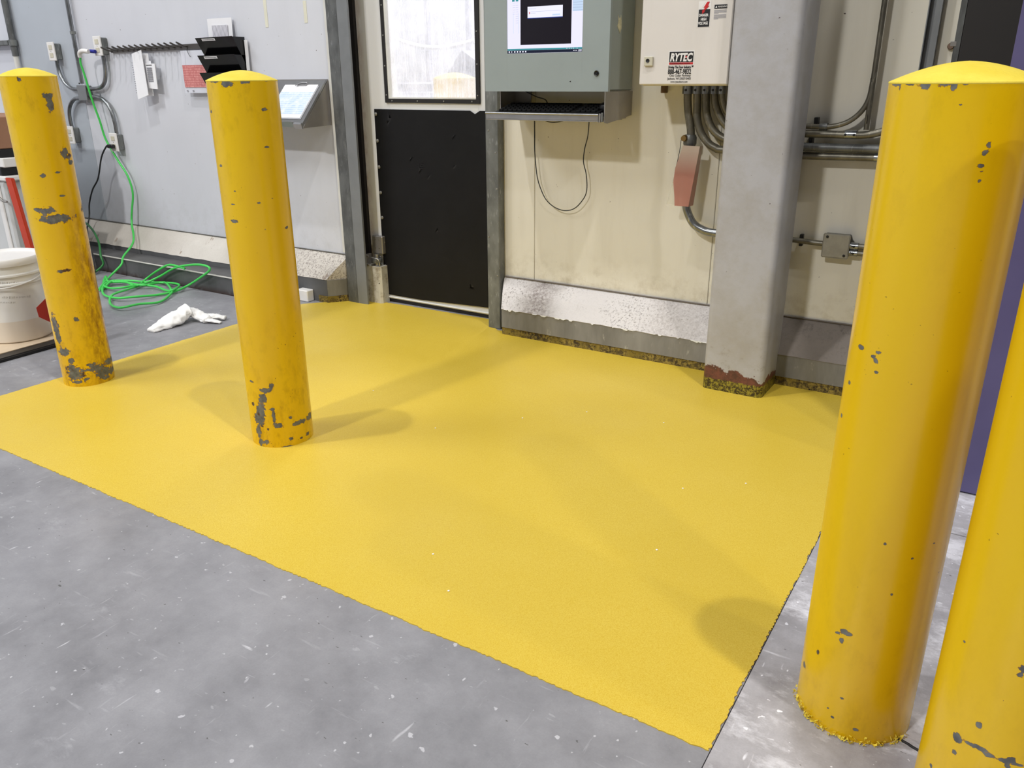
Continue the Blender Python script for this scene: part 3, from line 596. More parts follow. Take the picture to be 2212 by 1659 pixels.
prism('case', [(2.760, .930), (2.905, .930), (2.905, .980), (2.89, .984), (2.760, .952)], 'x', -1.82, -1.372, M['black'], kb, .002)
bm = bmesh.new()
for r_ in range(5):
    y = 2.772+.0215*r_; z0 = .9545+.0052*r_
    for i in range(20):
        x = -1.808+i*.0212
        if i in (15,): continue
        bm_box(bm, x, x+.0180, y, y+.0175, z0-.001, z0+.0085, .0022)
prop(finish('keys', bm, simple('matt_black_keys', L(12, 12, 13), .75, spec=.2), kb), kind='stuff')
e = lathe('mouse', [(0, .0), (.026, .0), (.029, .008), (.026, .020), (.016, .028), (0, .031)], (-1.3735, 2.835, .9600), M['black'], None, 20); prop(e, 'small black rounded mouse at the right end of the black keyboard', 'mouse')
e = tube('keyboard_cable', [(-1.80, 2.955, 1.026), (-1.74, 2.945, 1.005), (-1.70, 2.93, .998), (-1.68, 2.92, .992), (-1.665, 2.908, .978)], .0022, M['cordblack'], None, 6); prop(e, 'short black cable curling from under the enclosure down to the keyboard', 'cable')
e = tube('hanging_cable', [(-1.757, 2.96, .9225), (-1.757, 2.962, .85), (-1.757, 2.965, .785), (-1.745, 2.965, .69), (-1.722, 2.965, .63), (-1.695, 2.965, .592), (-1.655, 2.965, .568), (-1.61, 2.965, .560), (-1.565, 2.965, .573), (-1.527, 2.965, .612), (-1.512, 2.965, .65), (-1.516, 2.965, .71), (-1.530, 2.965, .76), (-1.526, 2.965, .81), (-1.512, 2.962, .86), (-1.507, 2.96, .9225)], .0021, M['cordblack'], None, 7); prop(e, 'long thin black cable drooping in a loop below the keyboard tray', 'cable')
e = tube('slack_cable', [(-1.70, 2.93, .9225), (-1.682, 2.93, .913), (-1.66, 2.93, .9095), (-1.63, 2.93, .911), (-1.60, 2.93, .9165), (-1.585, 2.93, .9225)], .0022, M['cordblack'], None, 6); prop(e, 'short slack black cable peeking just beneath the middle of the keyboard tray', 'cable')

# ================================================================== DOOR CONTROL CABINET
t = thing('control_cabinet', (-1.063, 2.985, 1.05), 'off-white steel electrical cabinet with stickers left of the column', 'cabinet')
box('enclosure', -1.216, -.910, 2.788, 2.985, 1.046, 1.80, M['beige'], t, .004)
d = box('door_panel', -1.220, -.906, 2.770, 2.7875, 1.050, 1.80, M['cabwhite'], t, .003)
FY = 2.770
lt = box('latch', -1.2015, -1.170, FY-.008, FY, 1.110, 1.141, M['beige'], d, .002)
lathe('keyhole', [(0, -.0004), (.005, -.0006), (.0065, -.0015), (.0065, 0)], (-1.188, FY-.008, 1.1275), M['ink'], lt, 16, 'y')
sb = box('maker_label', -1.1155, -1.0245, FY-.0006, FY, 1.1115, 1.157, M['white'], d)
box('label_ground', -1.1125, -1.0275, FY-.0010, FY-.00065, 1.1215, 1.1540, M['ink'], sb); box('label_stripe', -1.1125, -1.0275, FY-.0010, FY-.00065, 1.1140, 1.1205, M['red'], sb)
text('lettering', 'RYTEC', .0345, (-1.1100, FY-.0014, 1.1250), M['white'], sb, squeeze=.74, shear=.22, bold=.0014)
text('lettering', 'CORPORATION', .0060, (-1.1090, FY-.0014, 1.1152), M['ink'], sb, squeeze=1.65)
prism('star', [(-1.0525+(.0050 if i % 2 == 0 else .0018)*math.sin(i*math.pi/4), 1.1378+(.0050 if i % 2 == 0 else .0018)*math.cos(i*math.pi/4)) for i in range(8)], 'y', FY-.0020, FY-.0017, M['red'], sb)
text('slogan', 'Driving The Door Industry.\u2122', .0105, (-1.1150, FY-.0006, 1.1025), M['ink'], d, squeeze=.70, shear=.2, bold=.0003)
text('phone_number', '888-467-9832', .0220, (-1.1150, FY-.0006, 1.0845), M['ink'], d, squeeze=.665, bold=.0005)
text('address', 'One Cedar Parkway', .0098, (-1.1090, FY-.0006, 1.0760), M['ink'], d, squeeze=.94)
text('address', 'Jackson, WI 53037-0403', .0098, (-1.1150, FY-.0006, 1.0665), M['ink'], d, squeeze=.86)
text('web_address', 'www.rytecdoors.com', .0085, (-1.1040, FY-.0006, 1.0570), M['ink'], d, squeeze=.82)
dz = box('danger_label', -1.0215, -.9800, FY-.0006, FY, 1.2265, 1.3040, M['white'], d)
box('label_ground', -1.0200, -.9815, FY-.0010, FY-.00065, 1.2280, 1.2800, M['ink'], dz)
prism('bolt_symbol', [(-.9930, 1.3020), (-.9845, 1.3020), (-.9900, 1.2900), (-.9850, 1.2900), (-1.0010, 1.2750), (-.9990, 1.2735), (-1.0075, 1.2660), (-1.0085, 1.2780), (-1.0055, 1.2772), (-.9990, 1.2850), (-1.0045, 1.2850)], 'y', FY-.0016, FY-.0011, M['red'], dz)
prism('label_corner', [(-1.0200, 1.2805), (-1.0200, 1.3025), (-.9980, 1.3025), (-1.0130, 1.2805)], 'y', FY-.0010, FY-.00065, M['white'], dz)
text('lettering', 'DANGER', .0112, (-1.0182, FY-.0014, 1.2590), M['white'], dz, squeeze=.70, bold=.0004)
text('lettering', 'HIGH', .0112, (-1.0112, FY-.0014, 1.2470), M['white'], dz, squeeze=.70, bold=.0004)
text('lettering', 'VOLTAGE', .0112, (-1.0190, FY-.0014, 1.2350), M['white'], dz, squeeze=.66, bold=.0004)
wn = box('warning_label', -.9680, -.9260, FY-.0006, FY, 1.2800, 1.2920, M['ink'], d)
text('lettering', '\u25b2 WARNING', .0075, (-.9650, FY-.0010, 1.2832), M['white'], wn, squeeze=.85)
for j, (za, n) in enumerate(((1.2765, 5), (1.2625, 6))):
    for i in range(n): box('print_line', -.9680, -.9270 if i < n-1 else -.953, FY-.0003, FY, za-.0024*i-.0012, za-.0024*i, M['ink_grey'], d)
box('mounting_tab', -1.214, -1.197, 2.955, 2.985, 1.020, 1.0458, simple('rusty_steel', L(96, 72, 46), .7), t, .002)

def conduit(path, y, r, label, group, mt=None, nm='conduit', ends=()):
    t = thing(nm, (path[0][0], y, path[-1][1]), label, 'conduit', group)
    tube('tube', [(p[0], y if len(p) < 3 else p[2], p[1]) for p in path], r, mt or M['conduit_d'], t, 12)
    for (x, z, ax) in ends:
        c = lathe('connector', [(0, -.013), (r*1.28, -.013), (r*1.28, .013), (0, .013)], (x, y, z), M['conduit'], t, 14, ax)
        lathe('set_screw', [(0, -.004), (.004, -.003), (.0045, 0)], (x, y-r*1.24, z), M['ink'], c, 8, 'y')
    return t
gp = 'conduits under the off-white cabinet'
conduit([(-1.104, 1.045), (-1.101, .99), (-1.093, .941), (-1.083, .902), (-1.079, .868)], 2.94, .0145, 'leftmost steel conduit under the off-white cabinet, running down to the red-tinted guard', gp, ends=[(-1.104, 1.031, 'z')])
conduit([(-1.069, 1.045), (-1.064, .985), (-1.060, .933), (-1.042, .885), (-1.012, .850), (-.985, .835), (-.955, .829), (-.80, .829)], 2.94, .0140, 'second conduit from the left under the off-white cabinet, widest bend behind column', gp, ends=[(-1.069, 1.031, 'z')])
conduit([(-1.036, 1.045), (-1.031, .972), (-1.018, .927), (-.994, .892), (-.96, .870), (-.92, .862), (-.80, .862)], 2.94, .0140, 'third conduit from the left under the off-white cabinet, bending behind column', gp, ends=[(-1.036, 1.031, 'z')])
conduit([(-1.005, 1.045), (-.999, .991), (-.979, .945), (-.955, .915), (-.92, .897), (-.80, .894)], 2.94, .0130, 'fourth conduit from the left under the off-white cabinet, short bend behind column', gp, ends=[(-1.005, 1.031, 'z')])
conduit([(-.978, 1.045), (-.973, 1.002), (-.958, .965), (-.93, .935), (-.90, .922), (-.80, .918)], 2.94, .0110, 'rightmost and thinnest conduit under the off-white cabinet, tight against the column', gp, ends=[(-.978, 1.031, 'z')])
t = conduit([(-1.081, .70), (-1.080, .63), (-1.070, .595), (-1.046, .558), (-1.012, .539), (-.963, .530), (-.80, .529)], 2.94, .0150, 'curved grey conduit sweeping from the red-tinted guard to behind the column', None, M['conduit'])
lathe('fitting_body', [(0, .838), (.020, .838), (.024, .845), (.024, .868), (.019, .878), (0, .878)], (-1.082, 2.94, 0), M['galv_d'], t, 18)
tube('lower_tube', [(-1.080, 2.94, .845), (-1.080, 2.94, .77), (-1.081, 2.94, .70)], .0150, M['conduit_d'], t, 12)
lathe('brass_plug', [(0, -.014), (.010, -.014), (.012, 0), (0, 0)], (-1.095, 2.92, .866), simple('tarnished_brass', L(130, 104, 60), .5, .6), t, 12, 'y')
k = NT('red_tinted_translucent_guard'); k.col(k.mix(k.ramp(k.xyz(2), .83, .74), L(196, 178, 164), L(176, 122, 106))); k.p.inputs['Roughness'].default_value = .35; k.p.inputs['Alpha'].default_value = .86
k2 = NT('clear_plastic_guard'); k2.col(L(214, 208, 190)); k2.p.inputs['Roughness'].default_value = .2; k2.p.inputs['Alpha'].default_value = .42
t = thing('plastic_guard', (-1.09, 2.94, .62), 'red-tinted translucent plastic guard over the conduit left of the column', 'guard')
def sheet3(name, pts, th, mt, par):
    vs = [Vector(p) for p in pts]; n = (vs[1]-vs[0]).cross(vs[2]-vs[0]).normalized()*th
    N = len(vs); return mesh(name, vs+[v+n for v in vs], [tuple(range(N)), tuple(range(2*N-1, N-1, -1))]+[(i, (i+1) % N, N+(i+1) % N, N+i) for i in range(N)], mt, par)
sheet3('red_face', [(-1.094, 2.905, .842), (-1.030, 2.905, .840), (-1.052, 2.890, .626), (-1.106, 2.890, .626), (-1.110, 2.893, .66), (-1.120, 2.898, .71), (-1.117, 2.90, .76)], .002, k.m, t)
sheet3('clear_flap', [(-1.098, 2.908, .842), (-1.088, 2.908, .842), (-1.092, 2.894, .626), (-1.139, 2.898, .622), (-1.141, 2.90, .63)], .0012, k2.m, t)
sheet3('side_face', [(-1.030, 2.905, .840), (-1.030, 2.935, .840), (-1.050, 2.935, .626), (-1.052, 2.890, .626)], .002, k.m, t)
e = tube('tie_wire', [(-1.100, 2.925, .876), (-1.108, 2.92, .862), (-1.110, 2.92, .833), (-1.115, 2.92, .798), (-1.122, 2.92, .76)], .0012, M['cordblack'], None, 6); prop(e, 'thin dark wire hanging beside the red-tinted guard', 'wire')

# ================================================================== RIGHT OF THE COLUMN
gq = 'conduits right of the column'
t = conduit([(-.485, 4.1), (-.485, 1.15), (-.486, 1.068), (-.490, 1.007), (-.508, .966), (-.543, .934), (-.590, .918), (-.64, .916), (-.78, .916)], 2.945, .0085, 'thin conduit rising from behind the column and curving straight up the wall', gq)
c = lathe('connector', [(0, -.013), (.0115, -.013), (.0115, .013), (0, .013)], (-.62, 2.945, .9165), M['galv_d'], t, 12, 'x')
t = conduit([(-.78, .892), (-.60, .892), (-.50, .892), (-.455, .899), (-.42, .912), (-.38, .93)], 2.945, .0125, 'middle horizontal conduit right of the column rising behind the near bollard', gq)
c = lathe('coupling', [(0, -.018), (.0145, -.018), (.0145, .018), (0, .018)], (-.530, 2.945, .893), M['conduit'], t, 12, 'x')
for x in (-.545, -.518): lathe('set_screw', [(0, -.003), (.004, -.002), (.0045, 0)], (x, 2.931, .893), M['ink'], c, 8, 'y')
conduit([(-.78, .848), (-.38, .850)], 2.945, .0145, 'thick upper one of the two lowest horizontal conduits right of the column', gq, M['galv_d'])
t = conduit([(-.78, .818), (-.38, .823)], 2.950, .0125, 'lowest horizontal conduit right of the column', gq, M['conduit_d'])
lathe('coupling', [(0, -.013), (.0145, -.013), (.0145, .013), (0, .013)], (-.435, 2.950, .8225), M['conduit'], t, 12, 'x')
for x, z, lb in ((-.650, .935, 'dark wall clip above the conduits right of the column'), (-.660, .871, 'dark wall clip between the conduits right of the column')):
    e = box('wall_clip', x-.006, x+.006, 2.955, 2.9895, z-.014, z+.010, M['black'], None, .002); prop(e, lb, 'clip')
t = thing('junction_box', (-.53, 2.985, .48), 'grey square junction box on the wall between column and near bollard', 'junction box')
b_ = box('box_cover', -.576, -.486, 2.952, 2.958, .478, .563, simple('weathered_zinc', L(162, 158, 146), .5, .15, .25, 25), t, .004); box('box_body', -.573, -.489, 2.9585, 2.9895, .481, .560, M['galv_d'], t, .003)
for x, z in ((-.562, .551), (-.500, .490)): lathe('screw', [(0, -.0045), (.004, -.004), (.005, 0)], (x, 2.952, z), M['ink'], b_, 8, 'y')
conduit([(-.78, .532), (-.68, .527), (-.60, .524), (-.575, .524)], 2.965, .0095, 'short conduit entering the left side of the grey junction box', None)
conduit([(-.488, .525), (-.38, .525)], 2.965, .0095, 'upper conduit leaving the right side of the grey junction box', None, ends=[(-.472, .525, 'x')])
conduit([(-.488, .501), (-.38, .501)], 2.965, .0085, 'lower conduit leaving the right side of the grey junction box', None, ends=[(-.472, .501, 'x')])
e = box('wall_clip', -.66, -.648, 2.97, 2.9895, .505, .548, M['black'], None, .002); prop(e, 'dark wall clip on the conduit left of the grey junction box', 'clip')
t = thing('strut_channel', (-.34, 2.98, 0), 'upright grey steel channel on the wall right of the thin conduit', 'channel')
boxes('channel', [(-.360, -.357, 2.955, 2.9895, .24, 4.1), (-.3568, -.3402, 2.985, 2.9895, .24, 4.1), (-.340, -.322, 2.955, 2.9895, .24, 4.1)], M['jamb'], t)
t = thing('door_guide', (-.1, 2.9, 0), 'dark upright guide of the roll-up door with galvanised edge at right', 'door guide')
prism('edge_angle', [(-.272, 2.950), (-.254, 2.935), (-.250, 2.9895), (-.272, 2.9895)], 'z', 0, 4.1, M['galv_d'], t)
box('dark_side', -.2495, .60, 2.90, 2.985, 0, 4.1, M['gasket'], t)
t2_ = lathe('bolt', [(0, -.012), (.008, -.012), (.010, -.008), (.010, 0)], (-.283, 2.989, 1.158), simple('rusty_bolt', L(120, 98, 84), .6, .3), t, 12, 'y'); box('bolt_bracket', -.282, -.256, 2.945, 2.952, 1.156, 1.170, M['stain_d'], t, .001)
k = NT('purple_door_fabric'); k.col(k.mix(k.ramp(k.noise(3, 3), .3, .7), L(78, 72, 112), L(90, 84, 124))); k.p.inputs['Roughness'].default_value = .45; k.bump(k.noise(90, 3), .15, .001)
t = thing('door_curtain', (.4, 2.33, 0), 'purple roll-up door side standing behind the right hand bollards', 'door')
box('curtain', -.0885, .95, 2.310, 2.330, 0.004, 3.1, k.m, t, .002)
box('side_housing', -.0880, .95, 2.3305, 2.40, 0.0, 3.1, M['gasket'], t)
# ================================================================== LEFT WALL
def outlet(x, z, label, plug=False):
    t = thing('electrical_outlet', (x, 2.985, z), label, 'outlet', 'wall outlets on the left wall')
    box('metal_box', x-.031, x+.034, 2.951, 2.9895, z-.046, z+.044, M['galv'], t, .004)
    c = box('cover_plate', x-.034, x+.036, 2.942, 2.9505, z-.052, z+.052, M['white'], t, .002)
    for dz in (.022, -.022): box('socket', x-.016, x+.018, 2.9400, 2.9418, z+dz-.013, z+dz+.013, M['beige'], c, .001)
    lathe('screw', [(0, -.002), (.003, -.001), (.0035, 0)], (x+.001, 2.942, z), M['screw'], c, 8, 'y')
    return t
outlet(-5.130, 1.243, 'upper left white outlet of the four around the small grey junction box')
outlet(-4.652, 1.262, 'upper right white outlet beside the hook rail with white adapter plugged in')
outlet(-5.100, .762, 'lower left white outlet half hidden behind the leftmost bollard')
outlet(-4.657, .733, 'lower right white outlet with a black plug below the green cord')
t = thing('junction_box', (-4.892, 2.985, 1.01), 'small grey junction box where four curved conduits meet on left wall', 'junction box')
b_ = box('box_cover', -4.936, -4.848, 2.944, 2.9495, .966, 1.053, M['jamb'], t, .002); box('box_body', -4.932, -4.852, 2.950, 2.9895, .970, 1.050, M['galv'], t, .004)
for x, z in ((-4.924, 1.062), (-4.86, .958)): lathe('screw', [(0, -.006), (.004, -.005), (.005, 0)], (x, 2.96, z), M['galv_d'], b_, 8, 'y')
gl_ = 'conduits around the small junction box on the left wall'
conduit([(-5.128, 1.195), (-5.124, 1.128), (-5.090, 1.070), (-5.020, 1.033), (-4.93, 1.030)], 2.965, .011, 'curved conduit from the small junction box up to the upper left outlet', gl_, M['conduit'])
conduit([(-4.646, 1.212), (-4.650, 1.128), (-4.676, 1.069), (-4.736, 1.037), (-4.855, 1.031)], 2.965, .011, 'curved conduit from the small junction box up to the upper right outlet', gl_, M['conduit'])
conduit([(-4.93, .976), (-5.010, .974), (-5.075, .935), (-5.103, .876), (-5.101, .808)], 2.965, .011, 'curved conduit from the small junction box down to the lower left outlet', gl_, M['conduit'])
conduit([(-4.855, .990), (-4.79, .988), (-4.716, .970), (-4.664, .918), (-4.645, .844), (-4.643, .780)], 2.965, .011, 'curved conduit from the small junction box down to the lower right outlet', gl_, M['conduit'])
t = conduit([(-4.906, 4.1), (-4.906, 1.6), (-4.906, 1.06)], 2.965, .0115, 'straight upright conduit above the small junction box on left wall', gl_, M['conduit'])
lathe('strap', [(0, -.008), (.016, -.008), (.016, .008), (0, .008)], (-4.906, 2.966, 1.340), M['galv'], t, 12)
t = thing('wall_pipe', (-5.59, 2.96, 1.0), 'thick grey pipe with a pale lower end in the top left corner', 'pipe')
lathe('pipe', [(0, 1.225), (.019, 1.225), (.019, 4.1), (0, 4.1)], (-5.575, 2.965, 0), M['galv_d'], t, 18)
lathe('pale_sleeve', [(0, .80), (.016, .80), (.016, 1.2248), (0, 1.2248)], (-5.575, 2.965, 0), M['trim_white'], t, 18)
lathe('clamp', [(0, 1.285), (.025, 1.285), (.025, 1.320), (0, 1.320)], (-5.575, 2.965, 0), M['galv'], t, 18)
t = thing('pipe_bracket', (-5.75, 2.96, 1.3), 'ribbed steel strut holding the thick pipe at the top left edge', 'bracket')
box('strut', -6.3, -5.602, 2.945, 2.985, 1.290, 1.318, M['galv'], t, .002)
tube('strut_rod', [(-6.2, 2.94, 1.42), (-5.95, 2.94, 1.345), (-5.85, 2.94, 1.312)], .004, M['galv_d'], t, 6)
# hook rail
wood = simple('dark_brown_steel', L(88, 84, 82), .4, .4)
t = thing('hook_rail', (-4.2, 2.985, 1.24), 'long dark metal hook rail with a row of pegs on left wall', 'hook rail')
bar = mesh('bar', [(-4.585, 2.978, 1.225), (-3.746, 2.978, 1.228), (-3.746, 2.978, 1.256), (-4.585, 2.978, 1.248), (-4.585, 2.9895, 1.225), (-3.746, 2.9895, 1.228), (-3.746, 2.9895, 1.256), (-4.585, 2.9895, 1.248)], [(0,1,2,3),(7,6,5,4),(0,4,5,1),(1,5,6,2),(2,6,7,3),(3,7,4,0)], wood, t)
tips = [(412,310),(500,300),(575,290),(640,290),(715,290),(790,285),(860,285),(950,275),(1040,270),(1140,265),(1230,258),(1325,255),(1425,245),(1515,235)]
for i in range(14):
    x = -4.573+i*(4.573-3.905)/13+(.0 if i else 0); z = 1.234+.0007*i
    tube('peg', [(x, 2.977, z), (x, 2.955, z+.002), (x+.002, 2.912, z+.018)], .0048, wood, t, 8, 2)
# papers hanging from the rail
def sheetbox(nm, x0, x1, y, z0, z1, mt, par, th=.0012, slant=0.0, tilt=0.0):
    return mesh(nm, [(x0, y, z1), (x1, y, z1+slant), (x1+tilt, y-.004, z0+slant), (x0+tilt, y-.004, z0), (x0, y+th, z1), (x1, y+th, z1+slant), (x1+tilt, y-.004+th, z0+slant), (x0+tilt, y-.004+th, z0)], [(0,1,2,3),(7,6,5,4),(0,4,5,1),(1,5,6,2),(2,6,7,3),(3,7,4,0)], mt, par)
t = thing('paper_bundle', (-4.3, 2.95, .97), 'bundle of white papers hanging from the middle of the hook rail', 'papers')
sheetbox('paper', -4.315, -4.225, 2.962, .995, 1.215, M['paper'], t)
sheetbox('paper', -4.262, -4.205, 2.958, 1.045, 1.185, M['paper'], t, slant=-.01)
e = sheetbox('paper', -4.245, -4.165, 2.950, 1.035, 1.165, M['paper'], t, .004, slant=-.004)
for i in range(7): box('printed_row', -4.232, -4.190, 2.9455, 2.9465, 1.135-.011*i, 1.142-.011*i, M['ink_grey'], e)
box('printed_heading', -4.238, -4.19, 2.9488, 2.9495, 1.152, 1.156, M['ink'], e)
e2 = mesh('paper', [(-4.345, 2.945, 1.215), (-4.250, 2.940, 1.232), (-4.225, 2.925, 1.00), (-4.325, 2.925, .976), (-4.345, 2.9475, 1.215), (-4.250, 2.9425, 1.232), (-4.225, 2.9275, 1.00), (-4.325, 2.9275, .976)], [(0,1,2,3),(7,6,5,4),(0,4,5,1),(1,5,6,2),(2,6,7,3),(3,7,4,0)], M['paper'], t)
for i in range(16): box('wire_binding', -4.357, -4.351, 2.942, 2.945, 1.01+i*.012, 1.013+i*.012, M['ink_grey'], t) if i < 14 else None
tube('hanging_ring', [(-4.275, 2.945, 1.242), (-4.283, 2.942, 1.232), (-4.278, 2.942, 1.212)], .0015, M['ink'], t, 5)
t = thing('laminated_sheet', (-3.9, 2.96, 1.01), 'laminated sheet with red printed table hanging beside the black file holder', 'sheet')
k = NT('clear_laminate'); k.col(L(226, 228, 238)); k.p.inputs['Roughness'].default_value = .25; k.p.inputs['Alpha'].default_value = .8
sheetbox('laminate', -3.945, -3.74, 2.962, 1.012, 1.222, k.m, t, .001)
k = NT('red_printed_table'); wv = k.n('ShaderNodeTexWave'); wv.inputs['Scale'].default_value = 26; wv.bands_direction = 'Z'; wv.inputs['Distortion'].default_value = 1.5; k.lk(k.tc.outputs['Object'], wv.inputs[0])
k.col(k.mix(k.ramp(k.noise(60, 4, .7, (3, 1, 1)), .42, .62), k.mix(wv.outputs['Fac'], L(198, 120, 120), L(222, 158, 152)), L(190, 104, 104))); k.p.inputs['Roughness'].default_value = .6
box('printed_table', -3.938, -3.75, 2.9555, 2.9568, 1.040, 1.150, k.m, t)
for x in (-3.928, -3.88): box('printed_note', x, x+.012, 2.9545, 2.956, 1.020, 1.025, M['ink_grey'], t)
tube('ring', [(-3.868, 2.955, 1.238), (-3.875, 2.952, 1.225), (-3.868, 2.952, 1.205), (-3.855, 2.952, 1.190)], .0015, M['ink'], t, 5)
# black file holder
t = thing('file_holder', (-3.6, 2.985, 1.05), 'black wall file holder with two stacked pockets above the second bollard', 'file holder')
gb = simple('gloss_black_plastic', L(12, 12, 14), .12, 0, .1)
box('back_plate', -3.742, -3.458, 2.984, 2.9895, .98, 1.262, gb, t)
for zt in (1.276, 1.193, 1.110):
    pk = mesh('pocket', [(-3.740, 2.905, zt), (-3.460, 2.905, zt+.002), (-3.460, 2.975, zt-.125), (-3.740, 2.975, zt-.125), (-3.740, 2.908, zt), (-3.460, 2.908, zt+.002), (-3.460, 2.978, zt-.125), (-3.740, 2.978, zt-.125)], [(0,1,2,3),(7,6,5,4),(0,4,5,1),(1,5,6,2),(2,6,7,3),(3,7,4,0)], gb, t)
    for x in (-3.740, -3.4625): mesh('pocket_side', [(x, 2.908, zt), (x, 2.9835, zt), (x, 2.9835, zt-.125), (x, 2.978, zt-.125), (x+.0025, 2.908, zt), (x+.0025, 2.9835, zt), (x+.0025, 2.9835, zt-.125), (x+.0025, 2.978, zt-.125)], [(0,1,2,3),(7,6,5,4),(0,4,5,1),(1,5,6,2),(2,6,7,3),(3,7,4,0)], gb, pk)
    if zt > 1.15:
        lb = mesh('pocket_label', [(-3.690, 2.9055, zt-.005), (-3.590, 2.9055, zt-.0045), (-3.590, 2.911, zt-.0155), (-3.690, 2.911, zt-.016), (-3.690, 2.9045, zt-.005), (-3.590, 2.9045, zt-.0045), (-3.590, 2.910, zt-.0155), (-3.690, 2.910, zt-.016)], [(0,1,2,3),(7,6,5,4),(0,4,5,1),(1,5,6,2),(2,6,7,3),(3,7,4,0)], M['paper'], pk)
        bm = bmesh.new(); rnd = random.Random(4)
        x = -3.684
        while x < -3.598:
            w_ = .002+rnd.random()*.0045; v = [bm.verts.new(p) for p in ((x, 2.9060, zt-.0085), (x+w_, 2.9060, zt-.0083), (x+w_, 2.9080, zt-.0125), (x, 2.9080, zt-.0127))]; bm.faces.new(v); x += w_+.0012
        finish('print', bm, M['ink_grey'], pk)
e = sheetbox('paper', -3.458+.003, -3.435, 2.975, 1.12, 1.262, M['paper'], None, .004); prop(e, 'edge of white papers sticking out right of the black file holder', 'papers')
t = thing('paper_sheet', (-3.6, 2.97, 1.27), 'white sheet with a grey printed table standing up out of the black file holder', 'paper')
e = sheetbox('sheet', -3.715, -3.530, 2.975, 1.235, 1.368, M['paper'], t, .001)
k = NT('grey_printed_grid'); w1 = k.n('ShaderNodeTexWave'); w1.inputs['Scale'].default_value = 34; w1.bands_direction = 'X'; k.lk(k.tc.outputs['Object'], w1.inputs[0])
k.col(k.mix(k.ramp(w1.outputs['Fac'], .7, .9), L(222, 220, 228), L(120, 118, 130))); k.p.inputs['Roughness'].default_value = .7
box('printed_grid', -3.680, -3.560, 2.9695, 2.9708, 1.24, 1.335, k.m, t)
# sloped document shelf with clipboard
t = thing('document_shelf', (-3.1, 2.985, .85), 'sloped stainless steel document shelf on the wall left of the door post', 'shelf')
P0 = (2.985, 1.074); P1 = (2.800, .880)
def slope_pt(s_, off=0.0):
    y = P0[0]+(P1[0]-P0[0])*s_; z = P0[1]+(P1[1]-P0[1])*s_; n = Vector((P0[1]-P1[1], -(P0[0]-P1[0]))).normalized(); return (y-abs(n.x)*off, z+abs(n.y)*off)
box('back_plate', -3.45, -2.919, 2.983, 2.9895, .868, 1.076, M['stain_d'], t)
mesh('sloped_plate', [(-3.45, *slope_pt(0)), (-2.919, *slope_pt(0)), (-2.919, *slope_pt(1)), (-3.45, *slope_pt(1)), (-3.45, *slope_pt(0, -.002)), (-2.919, *slope_pt(0, -.002)), (-2.919, *slope_pt(1, -.002)), (-3.45, *slope_pt(1, -.002))], [(0,1,2,3),(7,6,5,4),(0,4,5,1),(1,5,6,2),(2,6,7,3),(3,7,4,0)], M['stain'], t)
prism('side_cheek', [(2.985, 1.074), (2.800, .868), (2.796, .870), (2.794, .880), (2.975, 1.076)], 'x', -2.9195, -2.9165, M['stain'], t)
prism('side_plate', [(2.9845, 1.070), (2.803, .867), (2.803, .862), (2.9845, .868)], 'x', -2.9160, -2.9150, M['stain_d'], t)
prism('front_lip', [(2.800, .880), (2.786, .893), (2.783, .890), (2.797, .866), (2.803, .866)], 'x', -3.45, -2.97, M['stain'], t)
prism('lip_corner', [(2.800, .880), (2.790, .888), (2.789, .880), (2.797, .858), (2.803, .862)], 'x', -2.9695, -2.917, M['stain'], t)
def onslope(nm, x0, x1, s0, s1, off, th, mt, par, sk=0.0):
    a, b = slope_pt(s0, off), slope_pt(s1, off); c_, d_ = slope_pt(s0, off+th), slope_pt(s1, off+th)
    return mesh(nm, [(x0, *a), (x1, *a), (x1+sk, *b), (x0+sk, *b), (x0, *c_), (x1, *c_), (x1+sk, *d_), (x0+sk, *d_)], [(0,1,2,3),(7,6,5,4),(0,4,5,1),(1,5,6,2),(2,6,7,3),(3,7,4,0)], mt, par)
t = thing('clipboard', (-3.05, 2.9, .95), 'clipboard with a blue ruled form lying on the sloped steel shelf', 'clipboard')
onslope('board', -3.180, -2.945, .15, .90, .0005, .003, simple('grey_board', L(170, 172, 178), .5), t)
onslope('form', -3.176, -2.952, .13, .88, .0037, .001, M['paper'], t)
k = NT('blue_ruled_form'); w1 = k.n('ShaderNodeTexWave'); w1.inputs['Scale'].default_value = 38; w1.bands_direction = 'Z'; k.lk(k.tc.outputs['Object'], w1.inputs[0])
k.col(k.mix(k.ramp(k.noise(30, 4, .7), .4, .7), k.mix(w1.outputs['Fac'], L(176, 200, 230), L(212, 226, 244)), L(226, 232, 240))); k.p.inputs['Roughness'].default_value = .6
onslope('ruled_form', -3.172, -2.956, .30, .80, .0049, .0005, k.m, t)
cl = onslope('clip', -3.085, -3.025, .10, .16, .0055, .006, M['stain'], t); tube('clip_bar', [(-3.092, *slope_pt(.17, .012)), (-3.06, *slope_pt(.13, .016)), (-3.018, *slope_pt(.12, .014))], .003, M['stain'], cl, 8)
e = onslope('paper', -3.40, -3.205, .48, .92, .0008, .001, M['paper'], None); prop(e, 'white paper on the sloped steel shelf beside the second bollard, left of clipboard', 'paper')
for i, (x, z0, z1) in enumerate(((-3.295, 1.315, 1.44), (-3.028, 1.325, 1.42))):
    e = box('tape_strip', x-.010, x+.010, 2.9885, 2.9897, z0, z1, simple('old_tape', L(226, 224, 206), .5, 0, .1), None); prop(e, ['strip of old cream tape on wall above the sloped shelf, the left one', 'strip of old cream tape on the wall close to the door post'][i], 'tape', 'old tape strips')

